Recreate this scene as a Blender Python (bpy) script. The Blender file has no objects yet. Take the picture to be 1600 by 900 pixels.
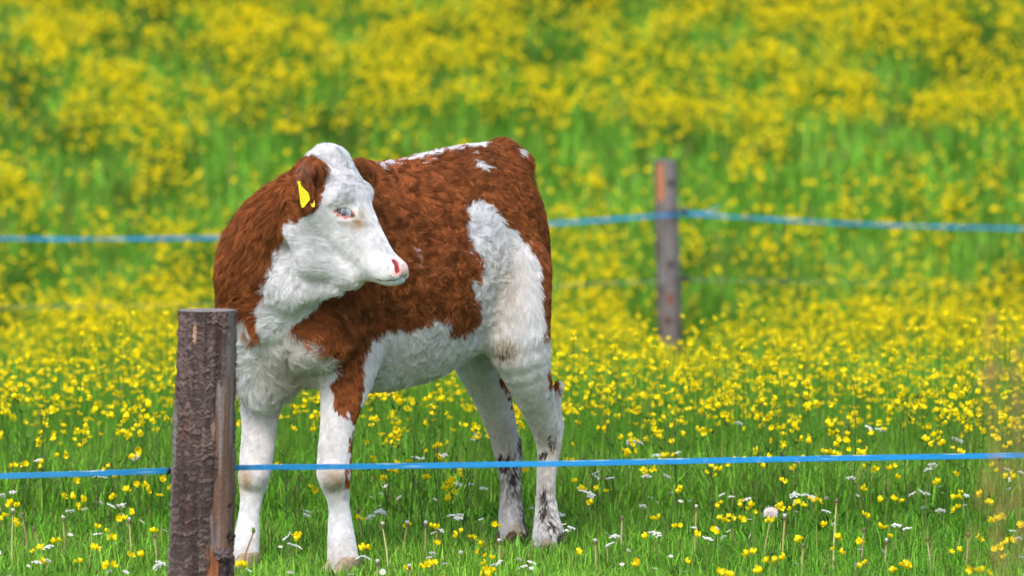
import bpy, math, random
import numpy as np
from mathutils import Vector, Matrix

R = np.random.default_rng(7)
random.seed(7)
C = bpy.context.scene.collection
scene = bpy.context.scene

# ------------------------------------------------------------------ camera
FPX = 8320.0                     # focal length in pixels of a 1600 px wide frame
CAM = np.array([0.0, 0.0, 1.30])
PITCH = math.atan(387.0 / FPX)
FWD = np.array([0, math.cos(PITCH), -math.sin(PITCH)])
UPV = np.array([0, math.sin(PITCH), math.cos(PITCH)])
cd = bpy.data.cameras.new("camera")
cam = bpy.data.objects.new("camera", cd)
C.objects.link(cam)
cam.location = CAM
cam.rotation_euler = (math.pi / 2 - PITCH, 0, 0)
cd.sensor_width = 36.0
cd.lens = 36.0 * FPX / 1600.0
cd.clip_start = 0.5
cd.clip_end = 2000
cd.dof.use_dof = True
cd.dof.focus_distance = 12.95
cd.dof.aperture_fstop = cd.lens / 1000.0 / 0.039
scene.camera = cam

# ------------------------------------------------------------------ light
SUN_EL, SUN_AZ = 47.0, 198.0     # azimuth clockwise from +Y: behind the camera, to the left
world = bpy.data.worlds.new("World")
scene.world = world
world.use_nodes = True
wn = world.node_tree
sky = wn.nodes.new("ShaderNodeTexSky")
sky.sky_type = 'NISHITA'
sky.sun_disc = False
sky.sun_elevation = math.radians(SUN_EL)
sky.sun_rotation = math.radians(SUN_AZ)
sky.air_density = 1.0
sky.dust_density = 3.0
sky.ozone_density = 0.6
wn.links.new(sky.outputs[0], wn.nodes["Background"].inputs[0])
wn.nodes["Background"].inputs[1].default_value = 0.15
sl = bpy.data.lights.new("sun", 'SUN')
sl.energy = 1.15
sl.angle = math.radians(20)
sl.color = (1.0, 0.985, 0.965)
sun = bpy.data.objects.new("sun", sl)
C.objects.link(sun)
az = math.radians(SUN_AZ); el = math.radians(SUN_EL)
sdir = Vector((math.sin(az) * math.cos(el), math.cos(az) * math.cos(el), math.sin(el)))
sun.rotation_euler = sdir.to_track_quat('Z', 'Y').to_euler()
sun.location = (0, 0, 20)
scene.view_settings.view_transform = 'Standard'
scene.view_settings.look = 'None'
scene.view_settings.gamma = 1.0
scene.view_settings.exposure = 1.08
scene.render.engine = 'CYCLES'
scene.cycles.use_denoising = True
scene.cycles.max_bounces = 7
scene.cycles.diffuse_bounces = 4
scene.cycles.glossy_bounces = 2
scene.cycles.transmission_bounces = 3
scene.cycles.transparent_max_bounces = 4
scene.cycles.use_adaptive_sampling = True
scene.cycles.adaptive_threshold = 0.01
scene.cycles_curves.shape = 'RIBBONS'


def at(px, py, d):
    """the point of the place that lies d metres ahead (world Y) on the sight line px, py"""
    px, py, d = np.broadcast_arrays(np.asarray(px, float), np.asarray(py, float), np.asarray(d, float))
    v = FWD[None] + np.stack([(px.ravel() - 800) / FPX, 0 * px.ravel(), 0 * px.ravel()], 1) \
        + UPV[None] * ((450 - py.ravel()) / FPX)[:, None]
    p = CAM[None] + v * (d.ravel() / v[:, 1])[:, None]
    return p.reshape(px.shape + (3,))


def proj(p):
    q = np.asarray(p) - CAM
    z = q @ FWD
    return 800 + FPX * q[..., 0] / z, 450 - FPX * (q @ UPV) / z


# ------------------------------------------------------------------ noise
def _hash(ix, iy, iz, seed):
    h = (ix.astype(np.uint32) * np.uint32(374761393) + iy.astype(np.uint32) * np.uint32(668265263)
         + iz.astype(np.uint32) * np.uint32(2147483647 - 17) + np.uint32(seed) * np.uint32(974634777))
    h = (h ^ (h >> np.uint32(13))) * np.uint32(1274126177)
    h = (h ^ (h >> np.uint32(16))) * np.uint32(2246822519)
    h ^= h >> np.uint32(13)
    return (h & np.uint32(0xffffff)).astype(np.float64) / 0xffffff


def vnoise(p, seed=0):
    i = np.floor(p).astype(np.int64)
    f = p - i
    f = f * f * (3 - 2 * f)
    r = 0
    for dx in (0, 1):
        for dy in (0, 1):
            for dz in (0, 1):
                w = (f[:, 0] if dx else 1 - f[:, 0]) * (f[:, 1] if dy else 1 - f[:, 1]) * (f[:, 2] if dz else 1 - f[:, 2])
                r = r + w * _hash(i[:, 0] + dx, i[:, 1] + dy, i[:, 2] + dz, seed)
    return r


def fbm(p, seed=0, octv=4):
    r = 0; a = 0.5; s = 0
    for k in range(octv):
        r = r + a * vnoise(p * (2 ** k) + 31.7 * k, seed + k); s += a; a *= 0.5
    return r / s


def sstep(a, b, x):
    t = np.clip((x - a) / (b - a), 0, 1)
    return t * t * (3 - 2 * t)


def inpoly(poly, x, y):
    poly = np.asarray(poly, float)
    r = np.zeros(x.shape, bool)
    n = len(poly)
    for k in range(n):
        x0, y0 = poly[k]; x1, y1 = poly[(k + 1) % n]
        if y0 == y1: continue
        c = ((y0 > y) != (y1 > y)) & (x < (x1 - x0) * (y - y0) / (y1 - y0) + x0)
        r ^= c
    return r


# ------------------------------------------------------------------ object helpers
def tag(o, label=None, cat=None, group=None, kind=None):
    if label: o['label'] = label
    if cat: o['category'] = cat
    if group: o['group'] = group
    if kind: o['kind'] = kind
    return o


def empty(name, loc=(0, 0, 0), rz=0.0):
    o = bpy.data.objects.new(name, None)
    C.objects.link(o)
    o.location = loc
    o.rotation_euler = (0, 0, rz)
    o.empty_display_size = 0.1
    return o


def mesh_from(name, verts, faces, mat, col=None, smooth=True, parent=None, link=True):
    """faces: list of (n,k) integer arrays"""
    if not isinstance(faces, (list, tuple)): faces = [faces]
    me = bpy.data.meshes.new(name)
    verts = np.asarray(verts, np.float32)
    me.vertices.add(len(verts))
    me.vertices.foreach_set("co", verts.ravel())
    loops = np.concatenate([np.asarray(f).ravel() for f in faces]).astype(np.int32)
    tot = np.concatenate([np.full(len(f), np.asarray(f).shape[1]) for f in faces]).astype(np.int32)
    start = np.concatenate([[0], np.cumsum(tot)[:-1]]).astype(np.int32)
    me.loops.add(len(loops))
    me.loops.foreach_set("vertex_index", loops)
    me.polygons.add(len(tot))
    me.polygons.foreach_set("loop_start", start)
    me.polygons.foreach_set("loop_total", tot)
    me.update(calc_edges=True)
    me.polygons.foreach_set("use_smooth", np.full(len(tot), smooth))
    if col is not None:
        a = me.attributes.new("col", 'FLOAT_COLOR', 'POINT')
        c = np.ones((len(verts), 4), np.float32); c[:, :3] = col
        a.data.foreach_set("color", c.ravel())
    me.materials.append(mat)
    me.validate()
    if not link: return me
    o = bpy.data.objects.new(name, me)
    C.objects.link(o)
    if parent is not None: o.parent = parent
    return o


def curves_from(name, pts, radii, mat, col=None, parent=None):
    """pts (n,k,3), radii (n,k), col (n,3): one hair curves object"""
    n, k = pts.shape[:2]
    hc = bpy.data.hair_curves.new(name)
    hc.add_curves([k] * n)
    hc.attributes['position'].data.foreach_set("vector", pts.astype(np.float32).ravel())
    ra = hc.attributes.get('radius') or hc.attributes.new('radius', 'FLOAT', 'POINT')
    ra.data.foreach_set("value", radii.astype(np.float32).ravel())
    if col is not None:
        a = hc.attributes.new("col", 'FLOAT_COLOR', 'CURVE')
        c = np.ones((n, 4), np.float32); c[:, :3] = col
        a.data.foreach_set("color", c.ravel())
    hc.materials.append(mat)
    o = bpy.data.objects.new(name, hc)
    C.objects.link(o)
    if parent is not None: o.parent = parent
    return o


def tube(path, rad, seg=8, cap=True):
    """verts, faces of a tube through path with a radius per point"""
    path = np.asarray(path, float); n = len(path)
    rad = np.broadcast_to(np.asarray(rad, float), (n,))
    t = np.gradient(path, axis=0); t /= np.linalg.norm(t, axis=1)[:, None] + 1e-12
    ref = np.array([0, 0, 1.0]) if abs(t[:, 2]).mean() < 0.8 else np.array([1.0, 0, 0])
    u = np.cross(t, ref); u /= np.linalg.norm(u, axis=1)[:, None] + 1e-12
    v = np.cross(t, u)
    a = np.arange(seg) * 2 * np.pi / seg
    V = path[:, None] + rad[:, None, None] * (u[:, None] * np.cos(a)[None, :, None] + v[:, None] * np.sin(a)[None, :, None])
    V = V.reshape(-1, 3)
    F = []
    for i in range(n - 1):
        for j in range(seg):
            j2 = (j + 1) % seg
            F.append((i * seg + j, i * seg + j2, (i + 1) * seg + j2, (i + 1) * seg + j))
    F = [np.array(F)]
    if cap:
        F.append(np.array([list(range(seg))[::-1], [(n - 1) * seg + j for j in range(seg)]]))
    return V, F


class Bag:
    """collects verts/faces/colours and builds one mesh"""
    def __init__(s): s.v = []; s.f = {}; s.c = []; s.n = 0
    def add(s, V, F, col=(1, 1, 1)):
        V = np.asarray(V, float)
        for f in (F if isinstance(F, list) else [F]):
            f = np.asarray(f); s.f.setdefault(f.shape[1], []).append(f + s.n)
        s.v.append(V); s.n += len(V)
        col = np.asarray(col, float)
        s.c.append(np.broadcast_to(col, (len(V), 3)) if col.ndim == 1 else col)
        return s
    def build(s, name, mat, parent=None, smooth=True, link=True):
        return mesh_from(name, np.concatenate(s.v), [np.concatenate(x) for x in s.f.values()], mat,
                         np.concatenate(s.c), smooth, parent, link)


# ------------------------------------------------------------------ materials
def material(name, rough=0.7, spec=0.3, transl=0.0, color=None, mottled=0.0, scale=60.0, bump=0.0, bscale=200.0, sub=0.0, sheen=0.0):
    m = bpy.data.materials.new(name)
    m.use_nodes = True
    nt = m.node_tree
    b = nt.nodes["Principled BSDF"]
    out = nt.nodes["Material Output"]
    b.inputs["Roughness"].default_value = rough
    b.inputs["Specular IOR Level"].default_value = spec
    if color is None:
        a = nt.nodes.new("ShaderNodeAttribute"); a.attribute_name = "col"
        src = a.outputs["Color"]
    else:
        a = nt.nodes.new("ShaderNodeRGB"); a.outputs[0].default_value = (*color, 1)
        src = a.outputs[0]
    if mottled > 0:
        tc = nt.nodes.new("ShaderNodeTexCoord")
        nz = nt.nodes.new("ShaderNodeTexNoise"); nz.inputs["Scale"].default_value = scale; nz.inputs["Detail"].default_value = 4
        nt.links.new(tc.outputs["Object"], nz.inputs["Vector"])
        mr = nt.nodes.new("ShaderNodeMapRange")
        mr.inputs["To Min"].default_value = 1 - mottled; mr.inputs["To Max"].default_value = 1 + mottled
        mr.inputs["From Min"].default_value = 0.3; mr.inputs["From Max"].default_value = 0.7
        nt.links.new(nz.outputs[0], mr.inputs[0])
        mx = nt.nodes.new("ShaderNodeVectorMath"); mx.operation = 'SCALE'
        nt.links.new(src, mx.inputs[0]); nt.links.new(mr.outputs[0], mx.inputs["Scale"])
        src = mx.outputs[0]
    nt.links.new(src, b.inputs["Base Color"])
    if bump > 0:
        tc = nt.nodes.new("ShaderNodeTexCoord")
        nz = nt.nodes.new("ShaderNodeTexNoise"); nz.inputs["Scale"].default_value = bscale; nz.inputs["Detail"].default_value = 5
        nt.links.new(tc.outputs["Object"], nz.inputs["Vector"])
        bp = nt.nodes.new("ShaderNodeBump"); bp.inputs["Strength"].default_value = bump; bp.inputs["Distance"].default_value = 0.01
        nt.links.new(nz.outputs[0], bp.inputs["Height"]); nt.links.new(bp.outputs[0], b.inputs["Normal"])
    if transl > 0:
        t = nt.nodes.new("ShaderNodeBsdfTranslucent")
        nt.links.new(src, t.inputs[0])
        mix = nt.nodes.new("ShaderNodeMixShader"); mix.inputs[0].default_value = transl
        nt.links.new(b.outputs[0], mix.inputs[1]); nt.links.new(t.outputs[0], mix.inputs[2])
        nt.links.new(mix.outputs[0], out.inputs["Surface"])
    return m


M_fur = material("fur", rough=0.6, spec=0.10, transl=0.15)
M_skin = material("hide", rough=0.8, spec=0.1)
M_pink = material("wet_pink_skin", rough=0.35, spec=0.5)
M_grass = material("grass", rough=0.55, spec=0.12, transl=0.42)
M_petal = material("petal", rough=0.45, spec=0.15, transl=0.35)
M_stem = material("stem", rough=0.6, spec=0.12, transl=0.15)
M_bark = material("bark", rough=0.85, spec=0.2, mottled=0.15, scale=120, bump=0.3, bscale=160)
M_tape = material("tape", rough=0.45, spec=0.4)
M_plastic = material("plastic", rough=0.4, spec=0.5)

# ================================================================== the calf: one continuous skin grown from an implicit body
TH = math.radians(45)
CO = np.array([-0.249, 13.3, 0.0])
CF = np.array([-math.cos(TH), -math.sin(TH), 0.0])        # forward
CL = np.array([math.sin(TH), -math.cos(TH), 0.0])         # its left
ZZ = np.array([0, 0, 1.0])


def loc(s, u, z): return CO + CF * s + CL * u + ZZ * z


def smin(a, b, k):
    h = np.clip(0.5 + 0.5 * (b - a) / k, 0, 1)
    return b + (a - b) * h - k * h * (1 - h)


class Cull:
    lo = hi = None


def far(c0, c1, r):
    """true when the limb is too far from the points being looked at to matter"""
    if Cull.lo is None: return False
    lo = np.minimum(c0, c1) - r - .10; hi = np.maximum(c0, c1) + r + .10
    return bool((lo > Cull.hi).any() or (hi < Cull.lo).any())


def seg(p, c0, c1, r0, r1, side=None):
    """tapered limb segment; r = (radius along side, radius across)"""
    c0 = np.asarray(c0, float); c1 = np.asarray(c1, float)
    r0 = np.atleast_1d(np.asarray(r0, float)); r1 = np.atleast_1d(np.asarray(r1, float))
    if far(c0, c1, max(r0.max(), r1.max())): return np.ones(len(p), np.float32)
    ax = c1 - c0; L2 = float(ax @ ax)
    c0 = c0.astype(np.float32); axf = ax.astype(np.float32)
    po = p - c0
    t = np.clip((po @ axf) / np.float32(L2), 0, 1)
    o = po - t[:, None] * axf
    if len(r0) == 1 or side is None:
        return np.sqrt(np.einsum('ij,ij->i', o, o)) - (np.float32(r0[0]) + np.float32(r1[0] - r0[0]) * t)
    axn = ax / math.sqrt(L2)
    s = np.asarray(side, float); s = s - axn * (s @ axn); s /= np.linalg.norm(s)
    w = np.cross(axn, s)
    s, w, axn = s.astype(np.float32), w.astype(np.float32), axn.astype(np.float32)
    ra = np.float32(r0[0]) + np.float32(r1[0] - r0[0]) * t; rb = np.float32(r0[1]) + np.float32(r1[1] - r0[1]) * t
    rm = np.minimum(ra, rb)
    k = np.sqrt(((o @ s) / ra) ** 2 + ((o @ w) / rb) ** 2 + ((o @ axn) / rm) ** 2)
    return (k - 1) * rm


def ball(p, c, r): return seg(p, c, np.asarray(c, float) + np.array([0, 0, 1e-4]), r, r)


def by_cells(p, fn, size=.16):
    """run fn on p one small box of space at a time, skipping limbs out of reach"""
    p = np.asarray(p, np.float32)
    g = np.floor(p / size).astype(np.int64)
    key = (g[:, 0] + 50) * 1000000 + (g[:, 1] + 50) * 1000 + g[:, 2] + 50
    o = np.argsort(key, kind='stable')
    cuts = np.flatnonzero(np.diff(key[o])) + 1
    res = None
    for ix in np.split(o, cuts):
        for ix in np.array_split(ix, max(1, len(ix) // 150000)):
            q = p[ix]
            Cull.lo, Cull.hi = q.min(0), q.max(0)
            r = fn(q)
            r = r if isinstance(r, tuple) else (r,)
            if res is None: res = [np.empty(x.shape[:-1] + (len(p),), np.float32) for x in r]
            for dst, x in zip(res, r): dst[..., ix] = x
    Cull.lo = Cull.hi = None
    return res


def spline(cs, rs, m=3):
    """Catmull-Rom resampling of the joints and their radii"""
    n = len(cs)
    X = np.array([np.concatenate([np.asarray(c, float), np.atleast_1d(np.asarray(r, float))]) for c, r in zip(cs, rs)])
    E = np.concatenate([[2 * X[0] - X[1]], X, [2 * X[-1] - X[-2]]])
    out = []
    for i in range(n - 1):
        p0, p1, p2, p3 = E[i:i + 4]
        for t in np.arange(m) / m:
            out.append(.5 * (2 * p1 + (p2 - p0) * t + (2 * p0 - 5 * p1 + 4 * p2 - p3) * t * t + (3 * p1 - p0 - 3 * p2 + p3) * t ** 3))
    out.append(X[-1])
    out = np.array(out)
    return out[:, :3], out[:, 3:]


def chain(p, cs, rs, side=None, k=0.02, m=3):
    cs, rs = spline(cs, rs, m)
    d = np.ones(len(p), np.float32)
    for i in range(len(cs) - 1):
        if far(cs[i], cs[i + 1], max(rs[i].max(), rs[i + 1].max())): continue
        d = np.minimum(d, seg(p, cs[i], cs[i + 1], rs[i], rs[i + 1], side))
    return d


# head frame: ha from poll to muzzle, hb out of the forehead, hc to its right (towards the viewer)
YAW = math.radians(25)
hf = np.array([math.cos(YAW), -math.sin(YAW), 0.0])
ha = 0.559 * hf - 0.829 * ZZ
hb = 0.829 * hf + 0.559 * ZZ
hc = np.cross(ha, hb); hc = hc if hc[1] < 0 else -hc
HO = at(531, 233, 12.74)


def H(t, b, c=0.0): return HO + ha * t + hb * b + hc * c


TORSO = [  # s, top, bottom, half width
    (-0.375, 0.945, 0.66, 0.060), (-0.335, 1.012, 0.58, 0.105), (-0.27, 1.040, 0.53, 0.138), (-0.14, 1.022, 0.515, 0.166),
    (0.0, 1.00, 0.455, 0.188), (0.12, 0.990, 0.435, 0.190), (0.25, 1.00, 0.445, 0.172), (0.36, 0.96, 0.45, 0.145),
    (0.445, 0.90, 0.48, 0.112)]


def sd_torso(p):
    cs = [loc(s, 0, (a + b) / 2) for s, a, b, w in TORSO]
    rs = [(w, (a - b) / 2) for s, a, b, w in TORSO]
    d = chain(p, cs, rs, CL, 0.03)
    # brisket hanging between the forelegs, shoulder blades, hip
    d = smin(d, seg(p, loc(0.455, -0.055, 0.62), loc(0.43, -0.075, 0.455), 0.080, 0.046), 0.04)
    d = smin(d, seg(p, loc(0.30, 0.085, 0.80), loc(0.42, 0.11, 0.60), 0.075, 0.085), 0.06)
    d = smin(d, seg(p, loc(0.30, -0.085, 0.80), loc(0.42, -0.11, 0.60), 0.075, 0.085), 0.06)
    # tail head
    d = smin(d, seg(p, loc(-0.32, 0, 1.012), loc(-0.385, 0, 0.985), 0.03, 0.028), 0.04)
    return d


def leg(p, pts, k=0.02):
    cs = [np.asarray(q[0]) for q in pts]; rs = [q[1] for q in pts]
    return chain(p, cs, rs, None, k)


def A(px, py, d): return at(px, py, d)


LEG_LF = [(A(545, 530, 13.05), .085), (A(541, 590, 13.0), .064), (A(528, 660, 12.96), .0405), (A(522, 735, 12.95), .040),
          (A(529, 785, 12.96), .0245), (A(532, 822, 12.96), .029), (A(534, 850, 12.95), .033), (A(536, 876, 12.94), .037), (A(536.5, 884, 12.94), .037)]
LEG_RF = [(A(418, 550, 13.18), .085), (A(409, 610, 13.15), .056), (A(405, 670, 13.12), .0415), (A(398, 740, 13.09), .037),
          (A(392, 785, 13.08), .0245), (A(387, 826, 13.07), .028), (A(383, 855, 13.06), .033), (A(380, 873, 13.05), .036), (A(379.5, 880, 13.05), .036)]
LEG_LH = [(A(800, 430, 13.40), .095), (A(806, 520, 13.36), .082), (A(824, 585, 13.40), .057), (A(841, 635, 13.47), .043), (A(857, 690, 13.54), .030),
          (A(853, 750, 13.53), .0225), (A(854, 800, 13.52), .028), (A(856, 830, 13.50), .036), (A(856, 846, 13.50), .038)]
LEG_RH = [(A(770, 440, 13.58), .115), (A(752, 540, 13.62), .080), (A(766, 610, 13.67), .050), (A(783, 665, 13.71), .038), (A(794, 715, 13.72), .031), (A(798, 765, 13.70), .0245),
          (A(799, 806, 13.69), .032), (A(801, 830, 13.67), .034), (A(801, 843, 13.67), .036)]
TAIL = [(A(800, 246, 13.70), .024), (A(820, 290, 13.78), .018), (A(831, 380, 13.80), .016), (A(834, 460, 13.80), .016), (A(837, 540, 13.80), .018), (A(844, 590, 13.80), .018), (A(850, 604, 13.80), .008)]


def sd_legs(p):
    d = [leg(p, LEG_LF), leg(p, LEG_RF), leg(p, LEG_LH, .03), leg(p, LEG_RH, .03)]
    # knee, hock and dewclaw bumps
    d[0] = smin(d[0], ball(p, A(520, 741, 12.925), .035), .012)
    d[1] = smin(d[1], ball(p, A(394, 744, 13.065), .032), .012)
    d[2] = smin(d[2], seg(p, A(868, 662, 13.58), A(862, 692, 13.57), .016, .016), .03)
    d[2] = smin(d[2], seg(p, A(872, 600, 13.55), A(868, 670, 13.57), .012, .010), .03)
    d[3] = smin(d[3], seg(p, A(802, 690, 13.76), A(806, 730, 13.75), .018, .014), .03)
    d[2] = smin(d[2], ball(p, A(870, 828, 13.56), .016), .02)
    d[3] = smin(d[3], ball(p, A(815, 832, 13.72), .016), .02)
    return d


NECK = [(loc(0.25, 0, 0.78), (.150, .170)), (A(458, 405, 13.02), (.130, .140)), (A(430, 402, 12.92), (.106, .116)),
        (A(440, 350, 12.85), (.080, .090)), (A(480, 318, 12.79), (.066, .082))]


def sd_neck(p):
    cs = [np.asarray(q[0]) for q in NECK]; rs = [max(q[1]) if False else q[1][1] * .5 + q[1][0] * .5 for q in NECK]
    d = chain(p, cs, rs, None, .04)
    # front of the neck running down into the chest
    d = smin(d, seg(p, A(412, 430, 12.93), A(415, 560, 13.08), .100, .085), .05)
    # throat and dewlap
    d = smin(d, seg(p, A(480, 420, 12.80), A(428, 492, 12.90), .055, .050), .04)
    d = smin(d, seg(p, A(525, 447, 12.74), A(455, 452, 12.81), .013, .046), .03)
    return d


HEADS = [(.012, -.055, .042, .050), (.050, -.085, .080, .075), (.10, -.092, .090, .080), (.15, -.090, .078, .072),
         (.205, -.080, .062, .057), (.26, -.072, .050, .049), (.300, -.060, .038, .048), (.316, -.050, .031, .044)]


def sd_head(p, carve=True):
    cs = [H(t, b) for t, b, h, w in HEADS]
    rs = [(w, h) for t, b, h, w in HEADS]
    d = chain(p, cs, rs, hc, .02)
    # lower jaw and cheeks
    d = smin(d, seg(p, H(.286, -.096), H(.256, -.136), .012, .023), .03)
    for s in (1, -1):
        d = smin(d, seg(p, H(.262, -.140, s * .008), H(.19, -.185, s * .030), .026, .036), .03)
        d = smin(d, seg(p, H(.19, -.185, s * .030), H(.12, -.170, s * .040), .036, .044), .03)
        d = smin(d, ball(p, H(.095, -.11, s * .045), .048), .03)
        # brow above the eye, nostril rim
        d = smin(d, ball(p, H(.105, -.040, s * .062), .026), .03)
        d = smin(d, ball(p, H(.318, -.048, s * .026), .022), .018)
    d = smin(d, seg(p, H(.320, -.043, .014), H(.320, -.043, -.014), .027, .027), .02)
    # forelock dome
    d = smin(d, ball(p, H(.018, -.042), .040), .03)
    # mouth line, nostrils
    if carve:
        for M in MOUTH:
            for i in range(len(M) - 1):
                d = -smin(-d, seg(p, M[i], M[i + 1], .0030, .0030), .004)
        for c0, c1 in NOSE:
            d = -smin(-d, seg(p, c0, c1, .0055, .0058), .004)
    return d


MOUTH, NOSE = [], []
EAR_C = A(483, 288, 12.65)


def sd_ears(p):
    # near ear: a cupped leaf hanging down beside the neck
    up = np.array([.10, .10, 1.0]); up /= np.linalg.norm(up)
    nrm = np.array([.80, -1.0, .10]); nrm -= up * (nrm @ up); nrm /= np.linalg.norm(nrm)
    sd = np.cross(up, nrm)
    q = p - EAR_C
    a, b, c = q @ up, q @ sd, q @ nrm
    w = .034 * np.sqrt(np.clip(1 - (np.clip(a, -.075, .058) + .005) ** 2 / .0050, .05, 1))
    c2 = c - 7.0 * b * b + 1.2 * a * a + .004                       # curled along its length
    e = np.maximum(np.abs(c2) - .0050, (np.sqrt((a / .066) ** 2 + (b / .034) ** 2) - 1) * .034)
    root = seg(p, A(494, 262, 12.66), H(.035, -.085, .060), .018, .030)
    d1 = smin(e * .8, root, .02)
    # far ear pointing away from the viewer
    dr = -hc * .95 + ZZ * -.10 + hf * .12; dr /= np.linalg.norm(dr)
    r0 = H(.03, -.060, -.06)
    q = p - (r0 + dr * .085)
    a = q @ dr; sd2 = np.cross(dr, ZZ); sd2 /= np.linalg.norm(sd2); up2 = np.cross(sd2, dr)
    b, c = q @ up2, q @ sd2
    c2 = c + 6 * b * b - .006
    e2 = np.maximum(np.abs(c2) - .005, (np.sqrt((a / .070) ** 2 + (b / .034) ** 2) - 1) * .034)
    d2 = smin(e2 * .8, seg(p, r0, r0 + dr * .03, .028, .018), .02)
    return np.minimum(d1, d2)


EYE_PX = (538, 331)


def sd_all(p, eye=True):
    t = sd_torso(p); L = sd_legs(p); n = sd_neck(p); h = sd_head(p); e = sd_ears(p)
    tl = chain(p, [np.asarray(q[0]) for q in TAIL], [q[1] for q in TAIL], None, .01)
    d = smin(t, L[0], .03); d = smin(d, L[1], .03); d = smin(d, L[2], .05); d = smin(d, L[3], .05)
    d = smin(d, tl, .02)
    d = smin(d, n, .06)
    d = smin(d, h, .035)
    d = smin(d, e, .012)
    if eye:
        for c, ax in EYES:
            q = p - c
            s = np.sqrt((q @ ax[0] / .019) ** 2 + (q @ ax[1] / .0066) ** 2 + (q @ ax[2] / .018) ** 2)
            d = -smin(-d, (s - 1) * .0066, .003)
    parts = np.stack([t, L[0], L[1], L[2], L[3], tl, n, h, e], 0)
    return d, parts


def surface_at(px, py, d0=12.2, d1=14.5, fn=None):
    fn = fn or (lambda p: sd_all(p, False)[0])
    ds = np.linspace(d0, d1, 500)
    p = at(np.full(500, px), np.full(500, py), ds)
    v = fn(p)
    i = np.argmax(v < 0)
    return p[i], ds[i]


def grad(p, fn):
    e = 1e-3
    g = np.array([(fn((p + e * a)[None])[0] - fn((p - e * a)[None])[0]) for a in np.eye(3)])
    return g / np.linalg.norm(g)


EYES = []
_h = lambda p: sd_head(p, False)
mir = lambda q: q - 2 * ((q - HO) @ hc) * hc
_m = [surface_at(x, y, fn=_h)[0] for x, y in ((635, 431), (624, 436), (610, 439), (598, 439), (589, 437))]
_fn = lambda p: sd_all(p, False)[0]
_pe, _ = surface_at(*EYE_PX)
_ne = grad(_pe, _fn)
_cc = (_pe - HO) @ hc
_pe2 = _pe - 2 * _cc * hc
_ne2 = _ne - 2 * (_ne @ hc) * hc
for q, n in ((_pe, _ne), (_pe2, _ne2)):
    lx = np.array([1.0, -.2, -.22]); lx = lx - n * (lx @ n); lx /= np.linalg.norm(lx)
    EYES.append((q, (lx, np.cross(n, lx), n)))


_n0 = surface_at(617, 408, fn=_h)[0]; _n1 = surface_at(621, 420, fn=_h)[0]
_nn = grad(_n0, _h)
_q0, _q1 = _n0 - _nn * .001, _n1 - _nn * .005
MOUTH += [_m, [mir(q) for q in _m]]
NOSE += [(_q0, _q1), (mir(_q0), mir(_q1))]


def surface_nets(fn, lo, hi, h, B=8):
    lo = np.asarray(lo, float); hi = np.asarray(hi, float)
    nb = np.ceil((hi - lo) / (h * B)).astype(int)
    N = nb * B
    F = np.full(N, 1.0, np.float32)
    cen = np.stack(np.meshgrid(*[np.arange(n) for n in nb], indexing='ij'), -1).reshape(-1, 3)
    cp = lo + (cen * B + (B - 1) / 2) * h
    v = by_cells(cp, fn, .3)[0]
    act = np.abs(v) < h * B * 0.9 + 0.030
    off = np.stack(np.meshgrid(*[np.arange(B)] * 3, indexing='ij'), -1).reshape(-1, 3)
    for b in cen[(v < 0) & ~act]:
        F[b[0] * B:b[0] * B + B, b[1] * B:b[1] * B + B, b[2] * B:b[2] * B + B] = -1
    ab = cen[act]
    idx = (ab[:, None] * B + off[None]).reshape(-1, 3)
    F[idx[:, 0], idx[:, 1], idx[:, 2]] = by_cells(lo + idx * h, fn, .10)[0]
    neg = F < 0
    # cells with a sign change
    cs = np.zeros(N - 1, np.int8)
    cor = [(i, j, k) for i in (0, 1) for j in (0, 1) for k in (0, 1)]
    sl_ = lambda o: tuple(slice(o[a], N[a] - 1 + o[a]) for a in range(3))
    for o in cor: cs += neg[sl_(o)]
    cell = (cs > 0) & (cs < 8)
    ci = np.argwhere(cell)
    vid = np.full(N - 1, -1, np.int32); vid[cell] = np.arange(len(ci))
    acc = np.zeros((len(ci), 3)); cnt = np.zeros(len(ci))
    for a in cor:
        for ax in range(3):
            if a[ax]: continue
            b = list(a); b[ax] = 1
            fa = F[ci[:, 0] + a[0], ci[:, 1] + a[1], ci[:, 2] + a[2]]
            fb = F[ci[:, 0] + b[0], ci[:, 1] + b[1], ci[:, 2] + b[2]]
            m = (fa < 0) != (fb < 0)
            t = np.where(m, fa / np.where(fa == fb, 1, fa - fb), 0)
            pt = np.array(a, float)[None] + t[:, None] * np.eye(3)[ax]
            acc += pt * m[:, None]; cnt += m
    V = lo + (ci + acc / cnt[:, None]) * h
    quads = []
    for ax in range(3):
        o1, o2 = [x for x in range(3) if x != ax]
        s0 = [slice(0, N[k] - 1) for k in range(3)]; s1 = [slice(0, N[k] - 1) for k in range(3)]
        s1[ax] = slice(1, N[ax])
        m = neg[tuple(s0)] != neg[tuple(s1)]
        e = np.argwhere(m); e = e[(e[:, o1] > 0) & (e[:, o2] > 0)]
        fl = neg[e[:, 0], e[:, 1], e[:, 2]]
        def g(d1, d2):
            q = e.copy(); q[:, o1] -= d1; q[:, o2] -= d2
            return vid[q[:, 0], q[:, 1], q[:, 2]]
        Q = np.stack([g(0, 0), g(1, 0), g(1, 1), g(0, 1)], 1)
        flip = fl if ax != 1 else ~fl
        Q[flip] = Q[flip][:, ::-1]
        quads.append(Q)
    Q = np.concatenate(quads)
    return V, Q


def vnormals(V, Q):
    n = np.cross(V[Q[:, 2]] - V[Q[:, 0]], V[Q[:, 3]] - V[Q[:, 1]])
    N = np.zeros_like(V)
    for k in range(4): np.add.at(N, Q[:, k], n)
    return N / (np.linalg.norm(N, axis=1)[:, None] + 1e-12)


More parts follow.
